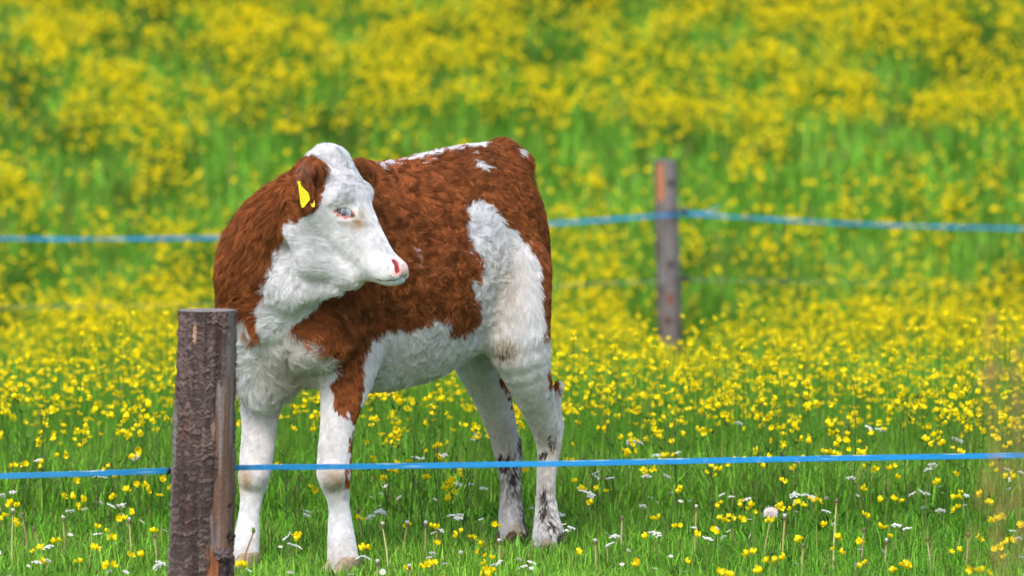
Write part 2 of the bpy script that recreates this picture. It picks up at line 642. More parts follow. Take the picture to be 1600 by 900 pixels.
def relax(V, Q, it=2, f=.5, mask=None):
    for _ in range(it):
        S = np.zeros_like(V); cnt = np.zeros(len(V))
        for k in range(4):
            for j in (1, 3):
                np.add.at(S, Q[:, k], V[Q[:, (k + j) % 4]]); np.add.at(cnt, Q[:, k], 1)
        V = V + (f if mask is None else f * mask[:, None]) * (S / cnt[:, None] - V)
    return V


VOX = globals().get('VOX_OVERRIDE', 0.0038)
CV, CQ = surface_nets(lambda p: sd_all(p)[0], (-0.80, 12.45, -0.06), (0.22, 14.15, 1.14), VOX)
CV = relax(CV, CQ, 2)
_t = (CV - HO) @ ha; _m = sstep(.26, .34, np.linalg.norm(CV - H(.15, -.10), axis=1))
CV = relax(CV, CQ, 16, .6, _m)
CN = vnormals(CV, CQ)
if (CN * (CV - CV.mean(0))).sum() < 0:
    CQ = CQ[:, ::-1]; CN = -CN
# keep only the largest connected skin
print("calf verts", len(CV), "quads", len(CQ))

# ------------------------------------------------------------------ the coat, laid out on the side elevation of the animal
WHITE_B = [  # white patches of trunk and legs
    [(728, 322), (745, 318), (765, 322), (782, 335), (800, 356), (822, 378), (840, 404), (843, 440), (846, 480), (851, 525), (862, 525), (862, 575), (880, 600),
     (880, 700), (700, 700), (560, 700), (568, 560), (576, 532), (600, 515), (632, 512), (645, 520), (672, 500), (695, 500), (705, 522), (735, 522), (748, 495),
     (742, 470), (736, 440), (748, 425), (752, 405), (735, 395), (732, 360)],
    [(590, 262), (600, 248), (640, 240), (690, 232), (740, 218), (765, 216), (752, 232), (735, 236), (720, 232), (690, 240), (668, 252), (645, 252), (620, 256)],
    [(738, 250), (748, 252), (768, 264), (755, 265), (742, 259)],
    [(803, 220), (812, 224), (816, 240), (808, 243)],
    [(641, 386), (650, 390), (656, 412), (650, 412)],
    [(330, 505), (362, 490), (372, 490), (380, 505), (395, 530), (400, 512), (415, 500), (432, 512), (455, 512), (470, 530), (480, 540), (500, 532), (512, 548), (522, 566),
     (528, 580), (516, 600), (522, 628), (535, 648), (552, 652), (560, 665), (560, 760), (540, 765), (600, 960), (300, 960), (300, 700)],
]
BROWN_B = [
    [(548, 672), (562, 660), (562, 752), (542, 764), (543, 720)],
    [(368, 585), (374, 585), (378, 630), (370, 632)],
    [(857, 575), (872, 592), (880, 618), (862, 600)],
    [(655 + 95, 412), (745, 415), (738, 430), (744, 440), (752, 436)],
]
WHITE_A = [  # head, throat
    [(470, 180), (478, 236), (492, 248), (503, 262), (503, 300), (500, 318), (494, 334), (482, 338), (462, 346), (448, 352), (436, 372), (430, 392), (422, 418), (414, 440), (408, 470),
     (404, 500), (402, 530), (380, 560), (440, 700), (700, 520), (700, 180)],
    [(366, 492), (378, 496), (396, 528), (392, 560), (350, 560), (350, 505)],
    [(432, 253), (441, 256), (440, 262), (434, 262)],
]
BROWN = np.array([0.238, 0.075, 0.023])
WHITE = np.array([0.76, 0.77, 0.80])


def coat(p, parts=None):
    """colour, fur length and curliness of the coat at points p"""
    if parts is None:
        parts = by_cells(p, lambda q: sd_all(q, False)[1], .12)[0]
    part = np.argmin(parts, 0)
    loc_ = p - CO
    s = loc_ @ CF; u = loc_ @ CL
    trunk = (part == 0) & (s < .30) & (u < 0)
    q = p.copy()
    q[trunk] = p[trunk] - 2 * u[trunk][:, None] * CL
    hd = (part >= 6)
    cc = (p - HO) @ hc
    hm = (part == 7) & (cc < 0)
    q[hm] = p[hm] - 2 * cc[hm][:, None] * hc
    x, y = proj(q)
    wob = lambda sd, sc: (fbm(p * sc, sd, 3) - .5)
    x = x + 22 * wob(3, 45) + 12 * wob(13, 140)
    y = y + 22 * wob(5, 45) + 12 * wob(15, 140)
    white = np.zeros(len(p), bool)
    b = np.zeros(len(p), bool)
    for pl in WHITE_B: b |= inpoly(pl, x, y)
    b |= (y > 655) & (part >= 1) & (part <= 4)
    b |= np.isin(part, (3, 4)) & (y > 540)
    for pl in BROWN_B: b &= ~inpoly(pl, x, y)
    b &= ~((part == 4) & inpoly([(770, 548), (786, 556), (800, 600), (812, 645), (806, 655), (790, 615)], x, y))
    a = np.zeros(len(p), bool)
    for pl in WHITE_A: a |= inpoly(pl, x, y)
    white = np.where(hd, a, b)
    white[part == 8] = False
    white[part == 5] = False
    # the far side of the neck is brown
    nf = (part == 6) & ((p - at(430, 400, 12.92)) @ np.array([.25, 1, 0]) > .04)
    white[nf] = False
    n1 = fbm(p * 55, 41, 3); n2 = fbm(p * 14, 42, 3)
    br = BROWN[None] * (0.42 + 0.50 * n1 + .85 * n2)[:, None]
    br = br * (1 + np.stack([.10 * (n2 - .5), -.1 * (n2 - .5), -.1 * (n1 - .5)], 1))
    wh = WHITE[None] * (0.80 + .28 * n1 + .06 * (n2 - .5))[:, None]
    # cream stain on brisket, knees and flank, as worn into the coat
    xx, yy = proj(p)
    st = np.zeros(len(p))
    def blob(cx, cy, rx, ry, amt, m=None):
        nonlocal st
        g = amt * np.exp(-(((xx - cx) / rx) ** 2 + ((yy - cy) / ry) ** 2)) * (0.5 + fbm(p * 60, 77, 3))
        if m is not None: g = g * m
        st = np.maximum(st, g)
    nh = ~hd
    blob(455, 585, 45, 60, .55, nh)
    blob(640, 560, 70, 40, .25, nh)
    blob(523, 748, 17, 19, 1.0, part == 1); blob(382, 748, 11, 19, 1.0, part == 2); blob(500, 690, 30, 90, .18, part == 1); blob(400, 700, 30, 90, .18, part == 2); blob(780, 700, 40, 120, .30, part == 4); blob(850, 700, 30, 120, .30, part == 3)
    blob(788, 545, 22, 20, .9, nh); blob(788, 450, 38, 60, .45, nh); blob(775, 500, 30, 30, .35, nh)
    blob(560, 351, 11, 10, 1.0, part == 7); blob(566, 338, 7, 12, .5, part == 7); blob(545, 350, 14, 6, .4, part == 7); blob(575, 445, 22, 10, .35, part == 7)
    blob(440, 560, 14, 20, .5, nh)
    blob(808, 840, 16, 22, 1.0, part == 4); blob(865, 705, 14, 25, .5, part == 3)
    blob(520, 870, 40, 22, .25, part == 1); blob(385, 870, 40, 22, .25, part == 2)
    wh = wh * (1 - np.clip(st, 0, 1)[:, None] * (1 - np.array([.66, .50, .30])))
    # painted forehead crease shade first, then caked mud
    mud = np.zeros(len(p), bool)
    cr = sstep(.10, .0, np.abs(fbm(p * np.array([60, 60, 110.]), 95, 3) - .5) * 6)
    fh = np.exp(-(((xx - 540) / 26) ** 2 + ((yy - 285) / 34) ** 2)) * (part == 7)
    wh = wh * (1 - .55 * (cr * fh)[:, None])  # shadows between hair swirls painted as dark lines into the forehead white
    mn = fbm(p * np.array([260, 260, 110.]), 88, 4)
    def mudp(cx, cy, rx, ry, th, pt):
        nonlocal mud
        g = np.exp(-(((xx - cx) / rx) ** 2 + ((yy - cy) / ry) ** 2))
        mud |= (part == pt) & (mn * (.35 + .65 * g) + .25 * g > th)
    mudp(786, 724, 16, 26, .60, 4); mudp(803, 745, 12, 40, .62, 4); mudp(812, 690, 8, 45, .60, 4); mudp(818, 800, 7, 60, .56, 4)
    mudp(850, 785, 7, 30, .56, 3); mudp(848, 802, 7, 18, .52, 3); mudp(862, 824, 12, 20, .57, 3); mudp(873, 838, 8, 22, .57, 3)
    mudp(850, 712, 12, 12, .60, 3); mudp(862, 690, 12, 22, .64, 3)
    mudp(790, 550, 26, 14, .70, 3)
    col = np.where(white[:, None], wh, br)
    ear = part == 8
    e1 = np.exp(-(((xx - 477) / 11) ** 2 + ((yy - 266) / 14) ** 2))[:, None] * ear[:, None]
    col = col * (1 - .75 * e1) + np.array([.30, .15, .11]) * .75 * e1
    e2 = np.exp(-((xx - 493 + (yy - 290) * .02) / 3.2) ** 2)[:, None] * (ear & (yy > 256) & (yy < 326))[:, None]  # shade in the ear's hollow, painted as a dark line
    col = col * (1 - .75 * e2)
    smear = (mn > .44)[:, None] * np.clip(np.exp(-(((xx - 800) / 22) ** 2 + ((yy - 745) / 60) ** 2)) * (part == 4) + np.exp(-(((xx - 856) / 18) ** 2 + ((yy - 800) / 60) ** 2)) * (part == 3) + np.exp(-(((xx - 818) / 9) ** 2 + ((yy - 790) / 80) ** 2)) * (part == 4), 0, 1)[:, None] * .75
    col = col * (1 - smear) + np.array([.11, .09, .08]) * smear
    col[mud] = np.array([.040, .034, .028])
    # tail tuft
    # fur length
    L = np.full(len(p), .022); curl = np.full(len(p), .5)
    tr = part == 0
    L[tr] = .020; curl[tr] = 1.0
    L[tr & white] = .019
    ytop = p[:, 2] > .97
    L[tr & (s < -.2) & (p[:, 2] > .75)] = .013; curl[tr & (s < -.16) & (p[:, 2] > .70)] = .22
    L[tr & ytop & (s < -.28)] = .026
    L[(part == 0) & (s > .38) & (p[:, 2] < .62)] = .034
    L[part == 6] = .032; curl[part == 6] = .55
    L[(part == 6) & white] = .019
    lg = (part >= 1) & (part <= 4)
    zz = p[:, 2]
    L[lg] = (.0095 + .012 * sstep(.34, .62, zz))[lg]; curl[lg] = .25
    L[lg & (zz < .10)] = .011
    hd7 = part == 7
    t = (p - HO) @ ha
    L[hd7] = (.014 - .010 * sstep(.06, .24, t))[hd7]; curl[hd7] = .35
    L[hd7 & (t < .035)] = .014; curl[hd7 & (t < .07)] = .9
    jaw = hd7 & ((p - HO) @ hb < -.13)
    L[jaw] = np.maximum(L[jaw], .018)
    L[part == 8] = .015; curl[part == 8] = .45
    L[(part == 8) & (p[:, 2] > EAR_C[2] + .035)] = .026
    L[part == 5] = .045; curl[part == 5] = .1
    return col, L, curl, part, white


def face_skin(p):
    """bare muzzle and lids: 1 where no fur grows"""
    x, y = proj(p)
    t = (p - HO) @ ha; b = (p - HO) @ hb; c = np.abs((p - HO) @ hc)
    parts_head = ((t > .29) & (b > -.12))
    g = np.zeros(len(p)); col = np.tile(np.array([.80, .50, .46]), (len(p), 1))
    def dseg(a, b):
        ax = b - a; tt = np.clip((p - a) @ ax / (ax @ ax), 0, 1)
        return np.linalg.norm(p - a - tt[:, None] * ax, axis=1)
    dn = np.minimum(dseg(*NOSE[0]), dseg(*NOSE[1]))
    tip = H(.342, -.042)
    dt = np.linalg.norm(p - tip, axis=1)
    nose = np.maximum(sstep(.023, .015, dn), sstep(.038, .028, dt) * (t > .32)) * parts_head * sstep(-.003, .004, p[:, 2] - MOUTH[0][0][2])
    g = np.maximum(g, nose)
    inn = sstep(.0120, .0075, dn)
    col = col * (1 - inn[:, None]) + np.array([.55, .20, .20]) * inn[:, None]
    inn = sstep(.0078, .0062, dn)
    col = col * (1 - inn[:, None]) + np.array([.20, .035, .045]) * inn[:, None]
    dm = np.full(len(p), 1.0)
    for M in MOUTH:
        for i in range(len(M) - 1): dm = np.minimum(dm, dseg(M[i], M[i + 1]))
    lip = sstep(.0045, .0022, dm)
    col = col * (1 - lip[:, None]) + np.array([.15, .12, .09]) * lip[:, None]
    g = np.maximum(g, lip * .99)
    for cen, ax in EYES:
        upv = ax[1] if ax[1][2] > 0 else -ax[1]
        q = p - cen + upv * .0030
        e = np.sqrt((q @ ax[0] / .0250) ** 2 + (q @ ax[1] / .0135) ** 2 + (q @ ax[2] / .030) ** 2)
        k = sstep(1.15, .90, e + .5 * (vnoise(p * 220, 92) - .5))
        col = col * (1 - k[:, None]) + np.array([.40, .165, .135]) * (k * (.8 + .4 * vnoise(p * 260, 91)))[:, None]
        g = np.maximum(g, k)
        q = p - (cen + ax[0] * .0235 - upv * .007)
        k = sstep(.011, .005, np.linalg.norm(q, axis=1))
        col = col * (1 - k[:, None]) + np.array([.08, .05, .02]) * k[:, None]
        g = np.maximum(g, k * .8)
    return g, col


vc, vL, vcu, vpart, vwhite = coat(CV)
vg, vsc = face_skin(CV)
vg = vg * (vpart == 7)
under = np.where(vwhite[:, None], vc * np.array([.92, .86, .82]), vc * .8)
bodycol = under * (1 - vg[:, None]) + vsc * vg[:, None]
calf = mesh_from("calf", CV - CO, CQ, M_skin, bodycol)
calf.location = CO
tag(calf, "young brown and white calf standing behind the blue tape, looking back over its side", "calf")


def in_calf(o):
    o.parent = calf
    return o


# ------------------------------------------------------------------ fur
def grow_fur(n):
    a = CV[CQ]
    ar = .5 * np.linalg.norm(np.cross(a[:, 2] - a[:, 0], a[:, 3] - a[:, 1]), axis=1)
    cenf = a.mean(1); nf = CN[CQ].mean(1)
    # denser where fur is short, thinner inside hidden places
    w = ar * (.5 + (nf[:, 1] < .3)) * np.clip(.026 / np.clip(vL[CQ].mean(1), .006, .05), .8, 3.2) * np.where(vpart[CQ[:, 0]] == 7, 1.6, 1)
    w *= (1 - vg[CQ].mean(1)) > .5
    f = R.choice(len(CQ), n, p=w / w.sum())
    uu, vv = R.random(n), R.random(n)
    P = (a[f, 0] * ((1 - uu) * (1 - vv))[:, None] + a[f, 1] * (uu * (1 - vv))[:, None] + a[f, 2] * (uu * vv)[:, None] + a[f, 3] * ((1 - uu) * vv)[:, None])
    Nn = nf[f]; Nn /= np.linalg.norm(Nn, axis=1)[:, None]
    col, L, curl, part, white = coat(P)
    # flow of the coat
    flow = np.tile(-CF * .75 - ZZ * .55, (n, 1))
    s = (P - CO) @ CF
    ch = (part == 0) & (s > .36)
    flow[ch] = -ZZ * 1.0
    low = (part == 0) & (P[:, 2] < .62)
    flow[low] = -CF * .35 - ZZ * .8
    flow[(part >= 1) & (part <= 5)] = -ZZ
    flow[part == 6] = -ZZ * .85 + np.array([-.35, .1, 0])
    t = (P - HO) @ ha
    h = part == 7
    flow[h] = (-ha * .8 - hb * .7)
    fore = h & (t < .11) & ((P - HO) @ hb > -.07)
    flow[fore] = ha * (np.where(t[fore] > .045, 1, -1))[:, None] * .5 + hc * np.sign((P[fore] - HO) @ hc)[:, None] * .5
    flow[part == 8] = -ZZ
    sw = np.stack([vnoise(P * 22 + 7, 201 + k) - .5 for k in range(3)], 1)
    sw2 = np.stack([vnoise(P * 85 + 7, 211 + k) - .5 for k in range(3)], 1)
    flow = flow + curl[:, None] * (2.2 * sw + 2.6 * sw2) + R.normal(0, .10, (n, 3))
    flow -= Nn * (flow * Nn).sum(1)[:, None]
    flow /= np.linalg.norm(flow, axis=1)[:, None] + 1e-9
    rc0 = vnoise(P * 110, 239)
    L = L * R.uniform(.65, 1.15, n) * (.8 + .5 * vnoise(P * 30, 231))
    lift = .22 + .48 * curl * vnoise(P * 75, 233) + .08 * R.random(n)
    lift = np.where(part == 6, lift + .10 + .2 * (rc0 > .8), lift)
    ed = np.min(np.stack([np.linalg.norm(np.stack([(P - c) @ ax[0] / 1.6, (P - c) @ ax[1]], 1), axis=1) + 9 * (np.abs((P - c) @ ax[2]) > .04) for c, ax in EYES]), 0)
    L = np.where((part == 7) & (ed < .022), L * .35, L)
    K = 5
    tt = np.linspace(0, 1, K)
    pts = np.empty((n, K, 3))
    side = np.cross(Nn, flow)
    bend = (vnoise(P * 80, 235) - .5) * curl * 2.4
    for k, x in enumerate(tt):
        pts[:, k] = P + L[:, None] * (flow * (x * (1 - .15 * x))[:, None if False else ...] if False else flow * (x * (1 - .12 * x))) \
            + Nn * (L * lift * 1.9 * x * (1 - .55 * x))[:, None] + side * (L * bend * x * x)[:, None]
    # gather tips into tufts
    cs = np.where(curl > .6, .014, .009)[:, None]
    tip = pts[:, -1]
    g = np.floor((P + .006 * sw2) / cs).astype(np.int64)
    key = g[:, 0] * 73856093 ^ g[:, 1] * 19349663 ^ g[:, 2] * 83492791
    _, inv = np.unique(key, return_inverse=True)
    cnt = np.bincount(inv)
    mean = np.stack([np.bincount(inv, tip[:, k]) / cnt for k in range(3)], 1)[inv]
    amt = np.clip(.62 * np.clip(L / .02, .2, 1) * R.uniform(.4, 1, n), 0, .8)
    for k in range(1, K):
        x = tt[k]
        pts[:, k] += (mean - tip) * (amt * x * x)[:, None]
    rc = _hash(g[:, 0], g[:, 1], g[:, 2], 9)
    tone = (.42 + .95 * rc) * R.uniform(.85, 1.15, n)
    col = np.where(white[:, None], col * np.clip(.80 + .22 * tone, 0, 1.08)[:, None], col * tone[:, None])
    pale_b = (~white) & (R.random(n) < .18)  # some brown strands, picked at random, get a paler tone
    col[pale_b] *= np.array([1.35, 1.55, 1.8])
    rad = np.linspace(1, .25, K)[None] * (np.where(part >= 7, .00028, np.where(white, .00034, .00038)) * R.uniform(.8, 1.2, n))[:, None]
    dk = (col.mean(1) < .06) & (part >= 3) & (part <= 4) & (R.random(n) < .15)
    col[dk] = np.array([.30, .28, .26])
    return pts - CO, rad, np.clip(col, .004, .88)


NFUR = globals().get('NFUR_OVERRIDE', 520000)
if NFUR:
    fp, fr, fc = grow_fur(NFUR)
    fur = curves_from("fur", fp, fr, M_fur, fc, calf)

# ------------------------------------------------------------------ eyes, lashes, hooves, ear tag (parts of the calf)
def ellipsoid(c, rx, ry, rz, nu=24, nv=14, ax=None):
    u = np.arange(nu) * 2 * np.pi / nu; v = np.linspace(0, np.pi, nv)
    P = np.stack([np.outer(np.sin(v), np.cos(u)) * rx, np.outer(np.sin(v), np.sin(u)) * ry, np.outer(np.cos(v), np.ones(nu)) * rz], -1).reshape(-1, 3)
    if ax is not None: P = P @ np.asarray(ax)
    F = np.array([(i * nu + j, (i + 1) * nu + j, (i + 1) * nu + (j + 1) % nu, i * nu + (j + 1) % nu) for i in range(nv - 1) for j in range(nu)])
    return P + c, F


M_eye = material("eyeball", rough=0.08, spec=0.6)
M_hoof = material("hoof_horn", rough=0.5, spec=0.3, mottled=.3, scale=80)
M_tag = material("tag_plastic", rough=0.4, spec=0.4)
for c, ax in EYES:
    V, F = ellipsoid(c - ax[2] * .0150 - CO, .0185, .0185, .0185, 32, 20)
    q = V + CO - c
    fr_ = np.linalg.norm(np.stack([q @ ax[0] + .001, q @ ax[1] * 1.5], 1), axis=1)
    col = np.where((fr_ < .0095)[:, None], np.array([.006, .007, .014]), np.array([.03, .02, .025]))
    eye = mesh_from("eye", V, F, M_eye, col, True, calf)
    up = ax[1] if ax[1][2] > 0 else -ax[1]
    n = 34
    x = R.uniform(-.016, .016, n)
    root = c + ax[0] * x[:, None] + up * (.0085 * np.sqrt(np.clip(1 - (x / .020) ** 2, 0, 1)))[:, None] + ax[2] * (.0038 - 14 * x * x)[:, None]
    Lh = R.uniform(.008, .015, n)
    out = ax[2] * .45 - up * .95
    dirr = out[None] + ax[0] * (x * 18 + R.normal(0, .10, n))[:, None]
    dirr /= np.linalg.norm(dirr, axis=1)[:, None]
    tt = np.linspace(0, 1, 4)
    pts = root[:, None] + dirr[:, None] * (Lh[:, None] * tt)[..., None] - up[None, None] * (.004 * tt ** 2)[None, :, None]
    curves_from("eyelashes", pts - CO, np.tile(np.linspace(.00042, .00015, 4), (n, 1)), M_fur, np.tile([.42, .46, .56], (n, 1)), eye)


def hoof(c, fwd, r=.038, tone=(.16, .11, .07)):
    """two claws side by side, sloping at the front, sole on the ground"""
    fwd = np.array([fwd[0], fwd[1], 0]); fwd /= np.linalg.norm(fwd); sd = np.cross(ZZ, fwd)
    b = Bag()
    for s in (1, -1):
        rings = []
        for z, k, off in ((0.0, 1.0, .012), (.005, 1.02, .011), (.02, .94, .006), (.036, .80, -.002), (.044, .6, -.006)):
            a = np.arange(18) * 2 * np.pi / 18
            x = np.cos(a) * r * 1.08 * k; y = np.sin(a) * r * .50 * k
            y = np.where(s * y < 0, y * .85, y * 1.1)
            rings.append(c * np.array([1, 1, 0]) + fwd * (x + off + .004 * np.sign(x))[:, None] + sd * (y + s * r * .53)[:, None] + ZZ * z)
        V = np.concatenate(rings)
        F = [np.array([(i * 18 + j, i * 18 + (j + 1) % 18, (i + 1) * 18 + (j + 1) % 18, (i + 1) * 18 + j) for i in range(4) for j in range(18)]),
             np.array([list(range(18))[::-1], [72 + j for j in range(18)]])]
        tn = np.asarray(tone) * (1 + .35 * np.sin(V[:, 2:3] * 500))
        b.add(V, F, tn)
    return b


for c, f, tone in ((A(537, 890, 12.93), CF, (.30, .23, .15)), (A(379, 889, 13.04), CF, (.30, .23, .15)),
                   (A(856, 858, 13.50), CF, (.22, .17, .12)), (A(801, 856, 13.67), CF, (.09, .045, .02))):
    o = hoof(c, f, .036, tone)
    o.build("hoof", M_hoof, calf).location = -CO * np.array([1, 1, 0])


def plate(pts, d, thick, mat, name, parent, col, tilt=(0, 0), z0=None):
    """a small flat plate with the given outline, standing d metres away, with a raised rim"""
    P = at([q[0] for q in pts], [q[1] for q in pts], d)
    cen = P.mean(0)
    P[:, 1] += (P[:, 0] - cen[0]) * tilt[0] + (P[:, 2] - cen[2]) * tilt[1]
    n = len(P)
    V = np.concatenate([P - [0, thick / 2, 0], P + [0, thick / 2, 0], cen + (P - cen) * .86 - [0, thick / 2, 0], cen + (P - cen) * .84 - [0, thick * .25, 0]])
    F = [np.array([(i, (i + 1) % n, n + (i + 1) % n, n + i) for i in range(n)] + [(i, (i + 1) % n, 2 * n + (i + 1) % n, 2 * n + i) for i in range(n)]
                  + [(2 * n + i, 2 * n + (i + 1) % n, 3 * n + (i + 1) % n, 3 * n + i) for i in range(n)]),
         np.array([list(range(3 * n, 4 * n)), list(range(n, 2 * n))])]
    return mesh_from(name, V - CO, F, mat, np.tile(np.asarray(col, float), (len(V), 1)), False, parent), cen


TAGD = 12.575
tg, tc_ = plate([(465.5, 283), (468, 284), (471.5, 291), (477, 296.5), (481.5, 301), (484, 309), (483.5, 313), (474.5, 324), (472, 325), (469.5, 318), (468, 304)],
                TAGD, .002, M_tag, "ear_tag", calf, (.72, .62, .02), (.25, -.1))
# rows of small dark figures, too worn to read, printed on the tag
b = Bag()
for row, (y, x0, x1) in enumerate(((299, 470.5, 477), (304, 470.5, 481), (309.5, 471, 481.5), (315, 471.5, 479))):
    x = x0
    while x < x1 - 1.2:
        for _k in range(2):
            ax_, ay = R.uniform(0, 1.4), R.uniform(-1.6, 0); bx, by = ax_ + R.uniform(-1, 1), ay + R.uniform(.8, 2)
            q = at([x + ax_, x + bx], [y + ay, y + by], TAGD)
            q[:, 1] += (q[:, 0] - tc_[0]) * .25 + (q[:, 2] - tc_[2]) * -.1 - .0010
            V, F = tube(q, .00040, 4)
            b.add(V - CO, F, (.34, .32, .03))
        x += 2.7
b.build("printed_figures", M_tag, tg)
V, F = tube(at([467.3, 467.6], [285.5, 285.7], [TAGD - .004, TAGD + .02]), .004, 12)
mesh_from("stud", V - CO, F, M_tag, np.tile([.6, .5, .02], (len(V), 1)), True, tg)
tg2, _ = plate([(485.5, 317), (487, 323), (491, 324), (492.5, 319), (490.5, 312), (489.5, 317), (487, 319)], 12.585, .002, M_tag, "ear_tag", calf, (.70, .50, .02), (.2, 0))

# ================================================================== the meadow ground
def gz(x, y):
    x = np.asarray(x, float); y = np.asarray(y, float)
    z = -.40 * sstep(14.5, 27, y)
    r = np.maximum(y - 27.5, 0)
    z = z + .14 * (r * r / (r + .5))
    z = z - .08 * np.maximum(y - 75, 0) * sstep(75, 140, y)
    p = np.stack([x.ravel(), y.ravel(), 0 * x.ravel()], 1)
    n1 = (vnoise(p * .9, 61) - .5).reshape(x.shape); n2 = (vnoise(p * np.array([.25, .33, 1]) + 9, 62) - .5).reshape(x.shape)
    return z + n1 * .03 * sstep(14.5, 17, y) + n2 * .30 * sstep(27, 34, y)


def hill_y(py): return 46758.0 / (py + 1102.0)


gx = np.concatenate([[-400, -200, -100, -50, -25, -14], np.arange(-10, 10.01, .25), [14, 25, 50, 100, 200, 400]])
gy = np.concatenate([[-60, -20, -5, 2, 6, 9], np.arange(10, 60, .25), [62, 66, 72, 80, 95, 120, 160, 220, 320, 600]])
GX, GY = np.meshgrid(gx, gy, indexing='ij')
GV = np.stack([GX, GY, gz(GX, GY)], -1).reshape(-1, 3)
ny = len(gy)
GF = np.array([(i * ny + j, (i + 1) * ny + j, (i + 1) * ny + j + 1, i * ny + j + 1) for i in range(len(gx) - 1) for j in range(ny - 1)])
mg = bpy.data.materials.new("meadow_soil")
mg.use_nodes = True
nt = mg.node_tree; bs = nt.nodes["Principled BSDF"]; bs.inputs["Roughness"].default_value = .9
tcn = nt.nodes.new("ShaderNodeTexCoord")
nz1 = nt.nodes.new("ShaderNodeTexNoise"); nz1.inputs["Scale"].default_value = 3.0; nz1.inputs["Detail"].default_value = 8
nt.links.new(tcn.outputs["Object"], nz1.inputs["Vector"])
rp = nt.nodes.new("ShaderNodeValToRGB")
rp.color_ramp.elements[0].position = .3; rp.color_ramp.elements[0].color = (.030, .100, .006, 1)
rp.color_ramp.elements[1].position = .7; rp.color_ramp.elements[1].color = (.080, .20, .010, 1)
nt.links.new(nz1.outputs[0], rp.inputs[0]); nt.links.new(rp.outputs[0], bs.inputs["Base Color"])
ground = mesh_from("meadow_ground", GV, GF, mg)
tag(ground, kind='structure')


# ================================================================== fence posts
def voro(u, v, seed=0):
    iu, iv = np.floor(u).astype(np.int64), np.floor(v).astype(np.int64)
    d1 = np.full(u.shape, 9.0); d2 = np.full(u.shape, 9.0); idv = np.zeros(u.shape)
    for a in (-1, 0, 1):
        for b in (-1, 0, 1):
            cu, cv = iu + a, iv + b
            du = cu + _hash(cu, cv, cu * 0, seed) - u; dv = cv + _hash(cu, cv, cu * 0, seed + 1) - v
            d = np.sqrt(du * du + dv * dv)
            m = d < d1
            d2 = np.where(m, d1, np.minimum(d2, d)); idv = np.where(m, _hash(cu, cv, cu * 0, seed + 2), idv); d1 = np.where(m, d, d1)
    return d1, d2 - d1, idv


def post(base, top, r0, r1, nth, nz_, paint, name="fence_post"):
    base, top = np.asarray(base, float), np.asarray(top, float)
    th = np.arange(nth) * 2 * np.pi / nth
    v = np.linspace(0, 1, nz_)
    T, V = np.meshgrid(th, v)                       # rows along height
    r = r0 + (r1 - r0) * V
    q = np.stack([np.cos(T).ravel() * 1.3, np.sin(T).ravel() * 1.3, (V * np.linalg.norm(top - base) * 3).ravel()], 1)
    r = r * (1 + .05 * (fbm(q, 301, 3).reshape(T.shape) - .5))
    disp, col = paint(T, V, q)
    r = r + disp
    # theta 0 looks at the viewer (-Y), +90 deg to the right (+X)
    P = base + (top - base) * V[..., None] + np.stack([np.sin(T) * r, -np.cos(T) * r, 0 * T], -1)
    Vt = P.reshape(-1, 3); colv = col.reshape(-1, 3)
    F = np.array([(i * nth + j, i * nth + (j + 1) % nth, (i + 1) * nth + (j + 1) % nth, (i + 1) * nth + j) for i in range(nz_ - 1) for j in range(nth)])
    o = mesh_from(name, Vt - base, F, M_bark, colv, True)
    o.location = base
    # sawn end with rings
    ring = P[-1]; cen = ring.mean(0)
    rr = np.linspace(0, 1, 26)[::-1]
    E = np.concatenate([cen + (ring - cen) * x for x in rr[:-1]] + [cen[None]])
    ang = np.tile(th, 25)
    rad_ = np.repeat(rr[:-1], nth)
    wood = .75 + .22 * np.sin(rad_ * 60 + 2 * np.sin(ang * 2)) + .25 * (vnoise(np.stack([np.cos(ang) * rad_ * 9, np.sin(ang) * rad_ * 9, ang * 0], 1), 8) - .5)
    ec = np.concatenate([np.array([.26, .23, .21]) * wood[:, None], [[.15, .12, .1]]])
    E[:, 2] += .0015
    EF = [np.array([(i * nth + j, i * nth + (j + 1) % nth, (i + 1) * nth + (j + 1) % nth, (i + 1) * nth + j) for i in range(24) for j in range(nth)]),
          np.array([(24 * nth + j, 24 * nth + (j + 1) % nth, 25 * nth) for j in range(nth)])]
    E[:nth] = ring + [0, 0, .0002]
    mesh_from("sawn_top", E - base, EF, M_bark, ec, True, o)
    return o


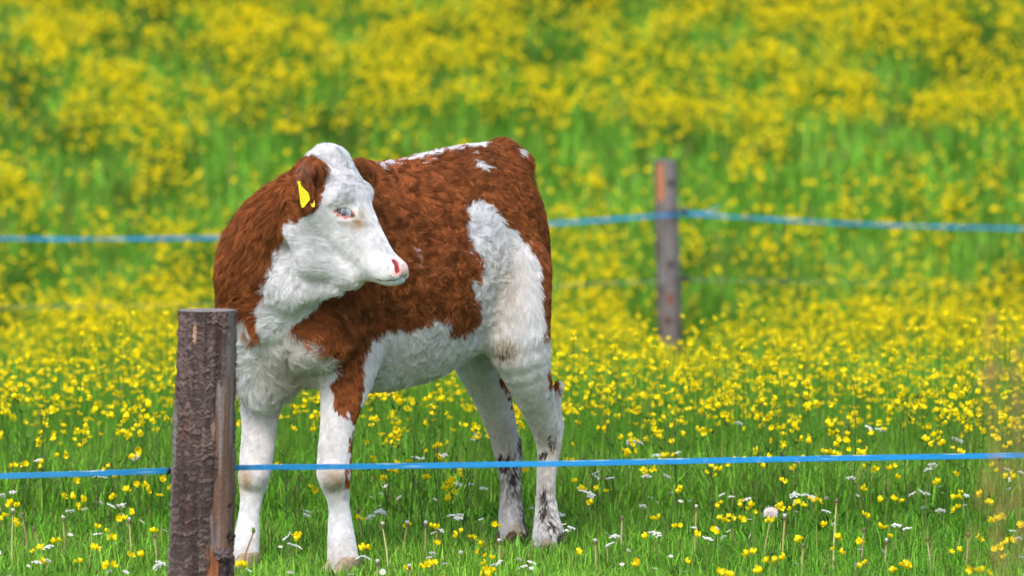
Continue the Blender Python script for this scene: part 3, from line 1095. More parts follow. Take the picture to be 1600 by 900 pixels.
def paint_front(T, V, q):
    H_ = .76
    z = V * H_
    s = T * .065
    wu = (fbm(q * 6, 311, 3).reshape(T.shape) - .5); wv = (fbm(q * 6 + 50, 312, 3).reshape(T.shape) - .5)
    a1, e1, id1 = voro(s / .024 + wu * 2.4, z / .011 + wv * 2.4, 320)
    a2, e2, id2 = voro(s / .009 + wu * 3, z / .0045 + wv * 3, 330)
    fine = fbm(q * 30, 313, 4).reshape(T.shape)
    plate_ = sstep(0, .25, e1)
    vert = fbm(np.stack([s.ravel() * 60, z.ravel() * 6, 0 * s.ravel()], 1), 314, 3).reshape(T.shape)
    disp = .0030 * plate_ * (.2 + 1.2 * id1) + .0003 * sstep(0, .3, e2) + .008 * (vert - .5) + .0004 * (fine - .5)
    t = np.clip(.25 + .75 * id1 * plate_, 0, 1) * (.5 + 1.0 * fine) * (.9 + .1 * sstep(0, .25, e2)) * (.05 + 1.8 * vert)
    c0 = np.array([.012, .008, .008]); c1 = np.array([.105, .074, .070])
    col = c0 + (c1 - c0) * np.clip(t * 1.25, 0, 1.2)[..., None]
    red = sstep(.55, .75, fbm(q * 3.5, 317, 3).reshape(T.shape))[..., None] * .5
    col = col * (1 - red) + col * np.array([1.35, .85, .75]) * red
    u = np.sin(T) * (np.cos(T) > -.2) + 5 * (np.cos(T) <= -.2)
    py = 482 + (1 - V) * (1000 - 482)
    nb = (fbm(q * 5, 315, 3).reshape(T.shape) - .5) * .5
    # the peeled strip down the right side
    edge = np.interp(py, [470, 560, 600, 640, 700, 760, 800, 850, 900, 1000], [.74, .62, .45, .30, .34, .38, .24, .20, .16, .14])
    right = np.interp(py, [470, 845, 870, 1000], [2, 2, .55, .45])
    strip = sstep(0, .07, u + nb - edge) * sstep(.07, 0, u + nb * .5 - right) * (u < 1.01)
    grain = fbm(np.stack([s.ravel() * 160, z.ravel() * 9, 0 * s.ravel()], 1), 316, 3).reshape(T.shape)
    blot = fbm(q * 2.6 + 4, 318, 3).reshape(T.shape)
    wood = np.array([.160, .090, .066]) * (.55 + .9 * grain)[..., None]
    pale = np.array([.20, .175, .18]) * (.6 + .8 * grain)[..., None]
    k = (sstep(.56, .66, blot) * (py < 860) * .7)[..., None]
    k = np.maximum(k, ((py < 580) * .5)[..., None])
    wood = wood * (1 - k) + pale * k
    k = (sstep(835, 870, py) * .95)[..., None]
    wood = wood * (1 - k) + np.array([.27, .095, .042]) * (.5 + .9 * grain)[..., None] * k
    col = col * (1 - strip[..., None]) + wood * strip[..., None]
    disp = disp * (1 - strip) + (-.0035 + .001 * grain) * strip
    # pale left edge, small scar near the top
    lf = .8 * sstep(-.84, -.98, u + nb * .5) * (py > 620) * (u < 2)
    col = col * (1 - lf[..., None]) + pale * .8 * lf[..., None]
    sc = np.exp(-(((u + .36) / .07) ** 2 + ((py - 516) / 20) ** 2)) > .5
    col[sc] = np.array([.32, .19, .13]) * (.6 + .7 * grain[sc])[:, None]
    dk = sstep(.04, .0, np.abs(u - (right + .10) - nb * .2)) * (py > 850)
    col = col * (1 - .85 * dk[..., None])
    return disp, col


pf = post(at(311, 1003, 11.60), at(324, 485, 11.60), .0730, .0605, 340, 620, paint_front)
tag(pf, "thick dark bark covered wooden post in the foreground, beside the calf's foreleg", "fence post", "wooden fence posts")
PF = np.array(pf.location)
# broken bark, branch stubs on its right edge
b = Bag()
V, F = tube(at([357, 362, 366], [792, 786, 782], [11.56] * 3), [.0045, .003, .001], 7); b.add(V - PF, F, (.02, .015, .012))
b.build("twig_stub", M_bark, pf)
b = Bag()
for (x, y, r, rx, ry, rz) in ((352, 835, .010, 1.0, .8, 1.3), (358, 842, .008, 1.2, .7, 1.0), (363, 838, .006, 1.3, .6, .7), (354, 828, .006, .8, .6, 1.6)):
    V, F = ellipsoid(at(x, y, 11.575), r * rx, r * ry, r * rz, 18, 12)
    nn = V - at(x, y, 11.575)
    V = V + nn * ((vnoise(V * 180, 5) - .5) * 1.1)[:, None]
    b.add(V - PF, F, np.array([.022, .016, .014]) * (.5 + vnoise(V * 300, 6))[:, None] * 1.3)
b.build("broken_bark", M_bark, pf)
b = Bag()
c_ = at(347, 866, 11.548)
V, F = ellipsoid(c_, .019, .012, .014, 60, 40)
ang = np.arctan2(V[:, 2] - c_[2], V[:, 0] - c_[0])
V = V + (V - c_) * ((vnoise(np.stack([ang * 5, ang * 0, V[:, 2] * 20], 1), 15) - .5) * .6 + (vnoise(V * 260, 16) - .5) * .3)[:, None]
b.add(V - PF, F, np.array([.10, .075, .078]) * (.3 + 1.3 * vnoise(V * np.array([300, 300, 200]), 17))[:, None])
b.build("bark_knot", M_bark, pf)


def paint_back(T, V, q):
    Hh = 1.1
    z = V * Hh; s = T * .063
    grain = fbm(np.stack([s.ravel() * 90, z.ravel() * 5, 0 * s.ravel()], 1), 341, 4).reshape(T.shape)
    n = fbm(q * 3, 342, 4).reshape(T.shape)
    col = np.array([.145, .130, .132]) * (.30 + .75 * grain + .45 * n)[..., None]
    py = 248 + (1 - V) * 342
    u = np.sin(T) * (np.cos(T) > 0) + 5 * (np.cos(T) <= 0)
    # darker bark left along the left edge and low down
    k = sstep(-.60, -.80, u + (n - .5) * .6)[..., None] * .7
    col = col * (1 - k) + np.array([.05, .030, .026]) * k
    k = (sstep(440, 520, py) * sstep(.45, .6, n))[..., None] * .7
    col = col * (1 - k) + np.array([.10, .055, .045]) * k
    o = (np.abs(u + .45) < .30 + (n - .5) * .5) & (py > 254) & (py < 308 + 8 * grain)
    col[o] = np.array([.36, .15, .07]) * (.6 + .6 * grain[o])[:, None]
    for (cx, cy, rx, ry, c) in ((.1, 466, .35, 10, (.16, .055, .035)), (.25, 412, .25, 7, (.035, .03, .032)), (.4, 284, .3, 6, (.05, .045, .05)), (.3, 330, .3, 5, (.05, .045, .05)), (-.1, 500, .3, 8, (.06, .03, .025))):
        m = ((u - cx) / rx) ** 2 + ((py - cy) / ry) ** 2 < 1 + (n - .5) * 2
        col[m] = c
    return .006 * (grain - .5) + .004 * (n - .5) - .004 * o, col


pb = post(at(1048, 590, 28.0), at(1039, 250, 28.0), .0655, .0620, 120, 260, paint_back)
tag(pb, "weathered grey post with an orange chip near its top, out in the buttercups", "fence post", "wooden fence posts")
PB = np.array(pb.location)
for (x, y, w, c) in ((1068, 331, .017, (.008, .020, .10)), (1070, 436, .017, (.010, .010, .012))):
    b = Bag()
    V, F = tube(at([x - 3, x - 1.2, x - 1, x + .2, x + .4, x + 4, x + 7], [y] * 7, 27.84), [w * .6, w, w * 1.35, w * 1.35, w, w, w * .55], 16); b.add(V - PB, F, c)
    o = b.build("insulator", M_plastic, pb)
    V, F = tube(at([1052, x + 2], [y, y], 27.90), .008, 10)
    mesh_from("screw", V - PB, F, M_plastic, np.tile([.02, .02, .02], (len(V), 1)), True, o)
b = Bag()
V, F = tube(at([270, 264.2, 264, 261], [736, 736, 736, 735.5], 11.62), [.006, .006, .010, .010], 14); b.add(V - PF, F, (.02, .02, .025))
b.build("insulator", M_plastic, pf)


# ================================================================== electric fence tape and wires
def tape(name, px, py, d, width, strands, twist, col, ext=(10, 10), thick=.0012, step=.03, sag=0):
    K = at(px, py, d)
    a = K[0] + (K[0] - K[1]) / np.linalg.norm(K[1] - K[0]) * ext[0]
    z = K[-1] + (K[-1] - K[-2]) / np.linalg.norm(K[-1] - K[-2]) * ext[1]
    K = np.concatenate([[a], K, [z]]) if ext[0] else K
    sgm = np.linalg.norm(np.diff(K, axis=0), axis=1); S = np.concatenate([[0], np.cumsum(sgm)])
    tt = np.arange(0, S[-1], step)
    P = np.stack([np.interp(tt, S, K[:, k]) for k in range(3)], 1)
    for _ in range(6): P[1:-1] = P[1:-1] * .5 + (P[:-2] + P[2:]) * .25
    ang = twist(P[:, 0])
    b = Bag()
    for i in range(strands):
        off = (i - (strands - 1) / 2) * width / strands
        wob = .15 * width / strands * np.sin(tt * 90 + i * 2)
        Q = P + np.stack([0 * tt, np.sin(ang) * (off + wob), np.cos(ang) * (off + wob)], 1)
        V, F = tube(Q, width / strands * .56, 6)
        cn = col(i, V)
        b.add(V, F, cn)
    return b.build(name, M_tape)


def blue(i, V):
    n = vnoise(V * 60 + i * 9, 401)
    c = np.array([.003, .21, .50]) * (.75 + .5 * n)[:, None]
    if i % 3 == 2:
        w = (vnoise(V * np.array([90, 90, 90]) + i * 5, 402) > .80)[:, None]
        c = np.where(w, np.array([.35, .48, .62]), c)
    return c


tp = tape("fence_tape", [0, 140, 266, 312, 358, 500, 620, 870, 1250, 1600], [744, 740, 735.5, 733, 730.5, 729.5, 728.5, 724.5, 717, 711.5],
          [11.62, 11.63, 11.66, 11.69, 11.68, 11.72, 11.75, 11.8, 11.9, 12.0], .0125, 6, lambda x: .25 * np.sin(x * 2.1), blue)
tag(tp, "bright blue electric fence tape stretched across in front of the calf's legs", "fence tape", "electric fence tapes")


def twb(x):      # the far tape turns edge-on here and there
    e = np.exp(-((x + 2.05) / .18) ** 2) + np.exp(-((x - 1.25) / .20) ** 2) + .9 * np.exp(-((x - 2.2) / .16) ** 2)
    return 1.35 * np.clip(e, 0, 1) + .15 * np.sin(x * 3)


def blue2(i, V): return np.array([.004, .25, .56]) * (.8 + .4 * vnoise(V * 12 + i, 403))[:, None]


tb = tape("fence_tape", [0, 130, 355, 860, 1025, 1040, 1058, 1066, 1180, 1300, 1400, 1600], [372.5, 374, 371.5, 350, 337.5, 336, 334, 334, 341, 348.5, 352.5, 357.5],
          [26, 26.2, 26.7, 27.6, 27.86, 27.9, 27.9, 27.98, 28.3, 28.6, 28.9, 29.5], .016, 5, twb, blue2, step=.06)
tag(tb, "blue electric fence tape running behind the calf to the far grey post", "fence tape", "electric fence tapes")
te = tape("tape_end", [1066, 1085, 1110, 1118, 1122], [332, 333, 331, 328, 321], [27.9] * 5, .008, 3, lambda x: 0 * x, blue2, ext=(0, 0), step=.01)
te.parent = tb
tw = tape("fence_wire", [0, 200, 400, 860, 1030, 1070, 1300, 1600], [480, 478, 474, 447, 439, 437, 441, 447], [26, 26.4, 26.9, 27.6, 27.93, 27.95, 28.6, 29.5], .003, 2, lambda x: 0 * x,
          lambda i, V: np.full((len(V), 3), .33), step=.1)
tag(tw, "thin grey wire below the blue tape on the far grey post", "fence wire")

# ================================================================== meadow plants
def half(y, m=1.1): return (.150 if m > .5 else .108) * y + m


def scatter(n, y0, y1, m=1.1):
    """n random points in the wedge of meadow between y0 and y1"""
    y = R.uniform(y0, y1, int(n * 1.0)); w = half(y, m)
    k = R.random(len(y)) < w / w.max()
    y = y[k]
    return R.uniform(-1, 1, len(y)) * half(y, m), y


GREEN = []
for (px, py, rx, ry) in ((640, 205, 350, 38), (560, 230, 250, 26), (960, 215, 120, 24), (740, 180, 200, 26), (1090, 200, 60, 18), (700, 110, 60, 14), (900, 100, 60, 14), (60, 130, 60, 14), (1400, 262, 170, 26), (940, 180, 90, 30), (1180, 470, 110, 18), (30, 500, 60, 26), (1330, 175, 120, 20), (160, 420, 90, 14), (450, 320, 110, 14), (1280, 390, 80, 14), (1500, 420, 60, 14),
                         (330, 240, 40, 20), (540, 95, 70, 18), (1180, 100, 60, 14), (120, 250, 80, 14)):
    y = hill_y(py + 72)
    ry = ry * 1.15
    GREEN.append(((px - 800) / FPX * y, y, rx / FPX * y, ry / (46758.0 / y ** 2) + .15))


def bloom(x, y):
    """how thick the buttercups stand at a spot of the meadow (0..1)"""
    p = np.stack([x, y, 0 * x], 1)
    n = fbm(p * np.array([1.0, .50, 1]), 501, 2)
    n2 = fbm(p * np.array([4.2, 1.35, 1]), 505, 3)
    f = sstep(.455, .60, .35 * n + .65 * n2 + .015 * sstep(37, 41, y))
    g = np.zeros(len(x))
    for cx, cy, rx, ry in GREEN: g = np.maximum(g, np.exp(-(((x - cx) / rx) ** 2 + ((y - cy) / ry) ** 2) ** 2))
    hill = sstep(27, 31, y)
    near = sstep(13.0, 15.0, y + 1.0 * (n - .5))
    dens = (.06 + .78 * f) * hill + (1 - hill) * (.45 + .55 * f)
    g = np.maximum(g, .9 * np.exp(-(((x - PB[0]) / .25) ** 2 + ((y - 27.0) / .8) ** 2) ** 2))
    return near * dens * (1 - .97 * g)


def keep_off(x, y):
    """true where a hoof or a post stands"""
    m = np.zeros(len(x), bool)
    for q in (A(537, 890, 12.93), A(379, 889, 13.04), A(856, 858, 13.50), A(801, 856, 13.67)): m |= np.hypot(x - q[0], y - q[1]) < .050
    m |= np.hypot(x - PF[0], y - PF[1]) < .080
    m |= np.hypot(x - PB[0], y - PB[1]) < .075
    return m


def blades(x, y, L, W, lean, col, z=None, droop=.45):
    """numpy grass blades: five vertices each (two quads worth and a tip)"""
    n = len(x)
    z = gz(x, y) if z is None else z
    a = R.uniform(0, 2 * np.pi, n)
    d = np.stack([np.cos(a), np.sin(a), 0 * a], 1); sd = np.stack([-np.sin(a + R.normal(0, .8, n)), np.cos(a), 0 * a], 1)
    sd /= np.linalg.norm(sd, axis=1)[:, None]
    base = np.stack([x, y, z - .01], 1)
    ln = R.uniform(.1, 1, n) * lean
    m = base + d * (L * ln * .30)[:, None] + ZZ * (L * .58)[:, None]
    t = base + d * (L * ln * (.75 + droop * ln))[:, None] + ZZ * (L * (1 - .30 * ln ** 2 * (1 + droop)))[:, None]
    V = np.stack([base - sd * W[:, None] / 2, base + sd * W[:, None] / 2, m + sd * W[:, None] * .42, m - sd * W[:, None] * .42, t], 1).reshape(-1, 3)
    i = np.arange(n) * 5
    Q = np.stack([i, i + 1, i + 2, i + 3], 1); T = np.stack([i + 3, i + 2, i + 4], 1)
    return V, Q, T, np.repeat(col, 5, axis=0)


def grass_color(x, y, n):
    p = np.stack([x, y, 0 * x], 1)
    t = fbm(p * np.array([1.6, 1.0, 1]), 521, 3)[:, None]; t2 = R.random((n, 1))
    c = np.array([.100, .300, .018]) * (1 - t) + np.array([.26, .50, .055]) * t
    c = c * (.42 + 1.15 * t2 * t2 + .25 * t2)
    dark = sstep(.57, .70, fbm(p * np.array([1.8, .8, 1]) + 40, 525, 3))[:, None] * sstep(14, 24, y)[:, None]  # darker herb clumps and the shade among them, both put into blade colour
    c = c * (1 - .6 * dark)
    dry = R.random(n) < .07
    c[dry] = np.array([.34, .30, .10]) * R.uniform(.6, 1.1, (dry.sum(), 1))
    return c


GS = globals().get('GRASS_SCALE', 1.0)
vs, qs, ts, cs, nn = [], [], [], [], 0
for (y0, y1, dens, L0, L1, W0, lean) in ((11.0, 12.2, 5200, .04, .12, .0030, 1.0), (12.2, 14.6, 6800, .02, .095, .0028, 1.1), (14.3, 17.5, 4000, .05, .21, .0038, 1.2), (17.5, 23, 1600, .12, .30, .006, .7),
                                        (23, 30, 800, .16, .34, .008, .7), (30, 44, 420, .16, .34, .013, .8), (44, 62, 90, .2, .4, .024, .8)):
    n = int(dens * GS * (y1 - y0) * 2 * half(y1))
    x, y = scatter(n, y0, y1)
    k = ~keep_off(x, y); x, y = x[k], y[k]
    n = len(x)
    p = np.stack([x, y, 0 * x], 1)
    tuft = fbm(p * 3.3, 531, 3)
    L = R.uniform(L0, L1, n) * (.55 + .95 * tuft)
    L = L * (1 - .50 * np.exp(-((x - PB[0]) / .24) ** 4) * (y > 20) * (y < 28.2))
    for q in (A(537, 890, 12.93), A(379, 889, 13.04), A(856, 858, 13.50), A(801, 856, 13.67)):
        L = L * (1 - .42 * np.exp(-(((x - q[0]) / .09) ** 2 + ((y - q[1] + .12) / .28) ** 2)))
    # trodden short sward round the calf
    V, Q, T, c = blades(x, y, L, W0 * R.uniform(.6, 1.3, n), lean, grass_color(x, y, n))
    vs.append(V); qs.append(Q + nn); ts.append(T + nn); cs.append(c); nn += len(V)
# clover and herb leaves low in the sward
x, y = scatter(int(30000 * GS), 11.2, 17.0)
k = ~keep_off(x, y); x, y = x[k], y[k]; n = len(x)
V, Q, T, c = blades(x, y, R.uniform(.02, .07, n), R.uniform(.008, .016, n), 1.6, grass_color(x, y, n) * np.array([.75, .9, 1.1]))
vs.append(V); qs.append(Q + nn); ts.append(T + nn); cs.append(c); nn += len(V)
grass = mesh_from("grass", np.concatenate(vs), [np.concatenate(qs), np.concatenate(ts)], M_grass, np.concatenate(cs), True)
tag(grass, "fresh green grass covering the whole meadow", "grass", kind='stuff')
print("grass blades", nn // 5)

YEL = np.array([.90, .70, .003])


def flower_geo(lod):
    """a buttercup: five cupped petals and a boss, opening upwards, 1 unit wide"""
    b = Bag()
    for k in range(5):
        a = k * 2 * np.pi / 5
        d = np.array([math.cos(a), math.sin(a), 0]); s = np.array([-math.sin(a), math.cos(a), 0])
        if lod == 0:
            V = np.array([d * .04 - s * .05, d * .04 + s * .05, d * .30 + s * .24 + ZZ * .13, d * .30 - s * .24 + ZZ * .13, d * .48 + s * .19 + ZZ * .42, d * .48 - s * .19 + ZZ * .42, d * .52 + ZZ * .52, d * .33 + ZZ * .10])
            F = [np.array([(0, 1, 2, 7), (0, 7, 3, 3)])[:1], np.array([(0, 7, 3), (7, 2, 4), (7, 4, 6), (7, 6, 5), (7, 5, 3)])]
        else:
            V = np.array([ZZ * 0, d * .44 + s * .28 + ZZ * .28, d * .50 + ZZ * .52, d * .44 - s * .28 + ZZ * .28])
            F = [np.array([(0, 1, 2, 3)])]
        b.add(V, F, YEL * (1 - .06 * (k % 2)))
    if lod == 0:
        V, F = ellipsoid(ZZ * .08, .13, .13, .12, 8, 5); b.add(V, F, (.62, .50, .02))
    return b


def rot(n, tilt):
    """n random rotations: spin about z then tilt"""
    a = R.uniform(0, 2 * np.pi, n); t = np.abs(R.normal(0, tilt, n)); b = R.uniform(0, 2 * np.pi, n)
    def rz(a):
        c, s = np.cos(a), np.sin(a); o = np.zeros((len(a), 3, 3)); o[:, 0, 0] = c; o[:, 0, 1] = -s; o[:, 1, 0] = s; o[:, 1, 1] = c; o[:, 2, 2] = 1; return o
    c, s = np.cos(t), np.sin(t); rx = np.zeros((n, 3, 3)); rx[:, 0, 0] = 1; rx[:, 1, 1] = c; rx[:, 1, 2] = -s; rx[:, 2, 1] = s; rx[:, 2, 2] = c
    return rz(b) @ rx @ rz(a)


# ---- the nearest buttercup plants, each one its own
flower_mesh = [flower_geo(0).build("flower", M_petal, link=False, smooth=True)]
plants = []
for v in range(7):
    b = Bag(); tips = []
    hh = .34
    def branch(p0, dr, ln, r, depth):
        mid = p0 + dr * ln * .5 + R.normal(0, .006, 3)
        end = p0 + dr * ln + ZZ * ln * .12
        V, F = tube([p0, mid, end], [r, r * .85, r * .6], 5, False)
        b.add(V, F, np.array([.075, .17, .020]) * R.uniform(.6, 1.1))
        if depth == 0:
            tips.append(end); return
        for k in range(R.integers(2, 4) if depth == 2 else 2):
            d2 = dr + R.normal(0, .38, 3) * np.array([1, 1, .2]); d2 /= np.linalg.norm(d2)
            branch(end, d2, ln * R.uniform(.35, .62), r * .7, depth - 1)
        # a cut leaf at the fork
        for k in range(2):
            a = R.uniform(0, 6.28); l = R.uniform(.02, .05)
            dd = np.array([math.cos(a), math.sin(a), .5]); sd = np.array([-math.sin(a), math.cos(a), 0]) * .003
            b.add(np.array([end - sd, end + sd, end + dd * l]), [np.array([(0, 1, 2)])], np.array([.05, .14, .015]))
    branch(np.zeros(3), np.array([R.normal(0, .08), R.normal(0, .08), 1.0]), hh * .5, .0017, 2 if v < 5 else 1)
    for k in range(5):      # leaves at the foot
        a = R.uniform(0, 6.28); l = R.uniform(.05, .10)
        for w in (-.5, 0, .5):
            dd = np.array([math.cos(a + w), math.sin(a + w), .75]); sd = np.array([-math.sin(a + w), math.cos(a + w), 0]) * .005
            b.add(np.array([ZZ * 0, dd * l * .6 - sd, dd * l * .6 + sd, dd * l]), [np.array([(0, 1, 2)]), np.array([(1, 3, 2)])], np.array([.05, .15, .016]))
    plants.append((b.build("stem", M_stem, link=False), tips))

cand = []
x, y = scatter(int(3400), 11.3, 15.6, .0)
h = .12 + .22 * sstep(12.9, 14.8, y) + R.uniform(-.05, .06, len(x))
bx, by = proj(np.stack([x, y, gz(x, y) + h], 1))
near = (.055 + .115 * sstep(12.0, 13.2, y)) * (y < 14.2)
dens = np.maximum(near, .55 * bloom(x, y))
k = (R.random(len(x)) < dens) & ~keep_off(x, y) & (bx > -20) & (bx < 1620) & (by < 905)
# keep the calf's face of the view clear: few plants stand right before its legs
front = (y < 13.6) & (((bx > 340) & (bx < 450)) | ((bx > 480) & (bx < 575)) | ((bx > 765) & (bx < 890)))
k &= ~(front & (R.random(len(x)) < .8))
x, y, h = x[k], y[k], h[k]
o = np.argsort(y)[:300]
x, y, h = x[o], y[o], h[o]
CUT = float(y.max())
print("buttercup plants", len(x), "nearer than", CUT)
for i in range(len(x)):
    v = int(R.integers(0, 7)) if y[i] > 13.4 else int(R.choice([5, 6, 5, 6, 3]))
    me, tips = plants[v]
    sc = h[i] / .36
    root = empty("buttercup", (x[i], y[i], float(gz(np.array([x[i]]), np.array([y[i]]))[0])), R.uniform(0, 6.28))
    tag(root, "yellow buttercup plant with thin forking stem among the nearer flowers", "buttercup", "nearest buttercups in the meadow")
    s_ = bpy.data.objects.new("stem", me); C.objects.link(s_); s_.parent = root; s_.scale = (sc, sc, sc)
    for t_ in tips:
        f = bpy.data.objects.new("flower", flower_mesh[0]); C.objects.link(f); f.parent = root
        f.location = t_ * sc; q = R.uniform(.013, .0195); f.scale = (q, q, q)
        f.rotation_euler = (R.normal(.25, .75), R.normal(0, .75), R.uniform(0, 6.28))

# ---- the mass of buttercups beyond the nearest ones
BV = np.concatenate(flower_geo(1).v); BF = np.concatenate(flower_geo(1).f[4])
fx, fy = [], []
for (y0, y1, dens) in ((CUT, 16.5, 330), (16.5, 20, 260), (20, 27.5, 300), (27.5, 36, 430), (36, 46, 520), (46, 60, 160)):
    n = int(dens * (y1 - y0) * 2 * half(y1, .8))
    x, y = scatter(n, y0, y1, .8)
    k = (R.random(len(x)) < bloom(x, y)) & ~keep_off(x, y)
    fx.append(x[k]); fy.append(y[k])
fx = np.concatenate(fx); fy = np.concatenate(fy)
# flowers of one plant stand close together
nf_ = len(fx)
hgt = (.18 + .20 * R.random(nf_)) * (.6 + .8 * vnoise(np.stack([fx, fy, 0 * fx], 1) * 2.5, 541))
hgt = hgt * (1 - .55 * np.exp(-((fx - PB[0]) / .24) ** 4) * (fy > 20) * (fy < 28))
size = R.uniform(.014, .021, nf_) * (1 + .85 * sstep(18, 34, fy))
Rm = rot(nf_, .85)
bz = gz(fx, fy)
pos = np.stack([fx, fy, bz + hgt], 1)
V = np.einsum('nij,vj->nvi', Rm, BV) * size[:, None, None] + pos[:, None]
F = BF[None] + (np.arange(nf_) * len(BV))[:, None, None]
yc = YEL[None, None] * R.uniform(.82, 1.08, (nf_, 1, 1)) * np.ones((1, len(BV), 1))
butter = mesh_from("buttercups", V.reshape(-1, 3), F.reshape(-1, 4), M_petal, np.clip(yc.reshape(-1, 3), 0, .95), False)
tag(butter, "sea of yellow buttercups blooming across the far meadow", "buttercups", kind='stuff')
# their stems, one thin leaning ribbon each
foot = np.stack([fx + R.normal(0, .03, nf_), fy + R.normal(0, .03, nf_), bz], 1)
wv = np.stack([np.full(nf_, .0011), np.zeros(nf_), np.zeros(nf_)], 1) * (1 + sstep(20, 30, fy) * .8)[:, None]
V = np.stack([foot - wv, foot + wv, pos + wv * .6, pos - wv * .6], 1).reshape(-1, 3)
stemc = np.repeat(np.array([.085, .21, .018]) * R.uniform(.5, 1.2, (nf_, 1)), 4, axis=0)
st = mesh_from("buttercup_stems", V, np.arange(nf_ * 4).reshape(-1, 4), M_grass, stemc, False)
st.parent = butter
st['kind'] = 'stuff'
print("buttercups", nf_)

# ---- white umbels
def umbel_geo():
    b = Bag()
    rays = 9
    st_ = Bag()
    for k in range(rays):
        a = k * 2.4; r = .5 * math.sqrt((k + .4) / rays)
        c = np.array([math.cos(a) * r, math.sin(a) * r, .10 - .70 * r * r + .08 * R.random()])
        V, F = tube([[0, 0, -.42], c * .6 + [0, 0, -.16], c - [0, 0, .02]], .014, 4, False); st_.add(V, F, (.16, .24, .07))
        for j in range(10):
            aa = j * 2.4; rr = .12 * math.sqrt((j + .3) / 10)
            q = c + np.array([math.cos(aa) * rr, math.sin(aa) * rr, (.09 * R.random())])
            V, F = ellipsoid(q, .044, .044, .044, 6, 4)
            b.add(V, F, np.array([.92, .92, .90]) * R.uniform(.8, 1.05))
    return b, st_


ub, us = umbel_geo()
umb_me = ub.build("umbel", M_petal, link=False, smooth=False)
ray_me = us.build("rays", M_stem, link=False)


def white_umbel(px, py, gpy, label=None, w=None):
    d = 63; y = 8320 * 1.3 / (gpy - 63)
    p = at(px, py, y); g = float(gz(np.array([p[0]]), np.array([y]))[0])
    root = empty("white_umbel_flower", (p[0] + R.normal(0, .01), y, g))
    top = p - np.array(root.location)
    V, F = tube([[0, 0, 0], top * [.3, 1, .5] + R.normal(0, .004, 3), top - [0, 0, .42 * .035]], [.0016, .0013, .001], 5, False)
    mesh_from("stem", V, F, M_stem, np.tile([.12, .20, .05], (len(V), 1)), True, root)
    for k in range(int(R.integers(1, 4))):
        q = top if k == 0 else top + R.normal(0, .022, 3) * [1, 1, .4]
        s = w or R.uniform(.016, .028)
        o = bpy.data.objects.new("umbel", umb_me); C.objects.link(o); o.parent = root; o.location = q; o.scale = (s, s, s)
        o.rotation_euler = (R.normal(.30, .18), R.normal(0, .18), R.uniform(0, 6))
        r_ = bpy.data.objects.new("rays", ray_me); C.objects.link(r_); r_.parent = o
        if k:
            V, F = tube([top * .55, q - [0, 0, .42 * s]], [.001, .0008], 4, False)
            mesh_from("stem", V, F, M_stem, np.tile([.12, .20, .05], (len(V), 1)), True, root)
    tag(root, label or "small white umbel flower standing in the grass", "umbel flower", "white umbel flowers in the grass")


for (px, py, g) in ((152, 836, 878), (75, 856, 890), (20, 770, 858), (58, 880, 925), (1143, 777, 852), (1168, 781, 858), (1026, 836, 890), (1106, 843, 900), (906, 765, 850), (922, 778, 858),
                    (594, 800, 868), (576, 812, 872), (716, 811, 876), (690, 830, 884), (752, 812, 872), (735, 758, 840), (1263, 776, 850), (1470, 799, 862), (1592, 842, 896), (1005, 792, 860), (953, 852, 905),
                    (480, 800, 868), (455, 852, 905), (245, 888, 930), (1375, 672, 815), (1155, 662, 812), (1330, 748, 840), (1245, 720, 830), (932, 740, 838), (740, 688, 820), (650, 716, 828), (1010, 745, 838),
                    (1440, 770, 852), (1510, 775, 850), (560, 872, 915), (672, 872, 918), (830, 880, 925), (1120, 826, 888), (1218, 792, 868), (1290, 800, 866), (1400, 822, 880), (1450, 735, 838), (1575, 735, 835),
                    (215, 715, 826), (150, 745, 842), (60, 720, 830), (190, 790, 862), (110, 800, 868), (878, 806, 858), (885, 830, 872), (1060, 720, 826), (1500, 690, 818), (985, 690, 818), (780, 880, 930)):
    white_umbel(px, py, g)

# ---- small white daisies dotted low in the sward
dz = Bag()
for k in range(11):
    a = k * 2 * np.pi / 11; d = np.array([math.cos(a), math.sin(a), .12]); s = np.array([-math.sin(a), math.cos(a), 0]) * .10
    dz.add(np.array([d * .1 - s * .4, d * .1 + s * .4, d * .5 + s, d * .5 - s]), [np.array([(0, 1, 2, 3)])], (.80, .80, .80))
petal_me = dz.build("petals", M_petal, link=False, smooth=False)
V, F = ellipsoid(ZZ * .03, .15, .15, .09, 10, 6)
disc_me = mesh_from("disc", V, F, M_petal, np.tile([.75, .50, .02], (len(V), 1)), True, None, False)
sV, sF = tube([[0, 0, -1], [.02, 0, 0]], .05, 5, False)
x, y = scatter(330, 11.6, 14.6, -.05)
x, y = x[:110], y[:110]
for i in range(len(x)):
    if keep_off(x[i:i + 1], y[i:i + 1])[0]: continue
    h_ = R.uniform(.05, .11); g = float(gz(x[i:i + 1], y[i:i + 1])[0])
    root = empty("daisy", (x[i], y[i], g))
    tag(root, "tiny white daisy low in the grass near the calf", "daisy", "white daisies low in the grass")
    V, F = tube([[0, 0, 0], [.004, 0, h_ * .5], [0, 0, h_]], .0009, 4, False)
    mesh_from("stem", V, F, M_stem, np.tile([.10, .19, .04], (len(V), 1)), True, root)
    s = R.uniform(.011, .017); e = (R.normal(.5, .35), R.normal(0, .35), R.uniform(0, 6))
    for nm, me in (("petals", petal_me), ("disc", disc_me)):
        o = bpy.data.objects.new(nm, me); C.objects.link(o); o.parent = root; o.location = (0, 0, h_); o.scale = (s, s, s); o.rotation_euler = e


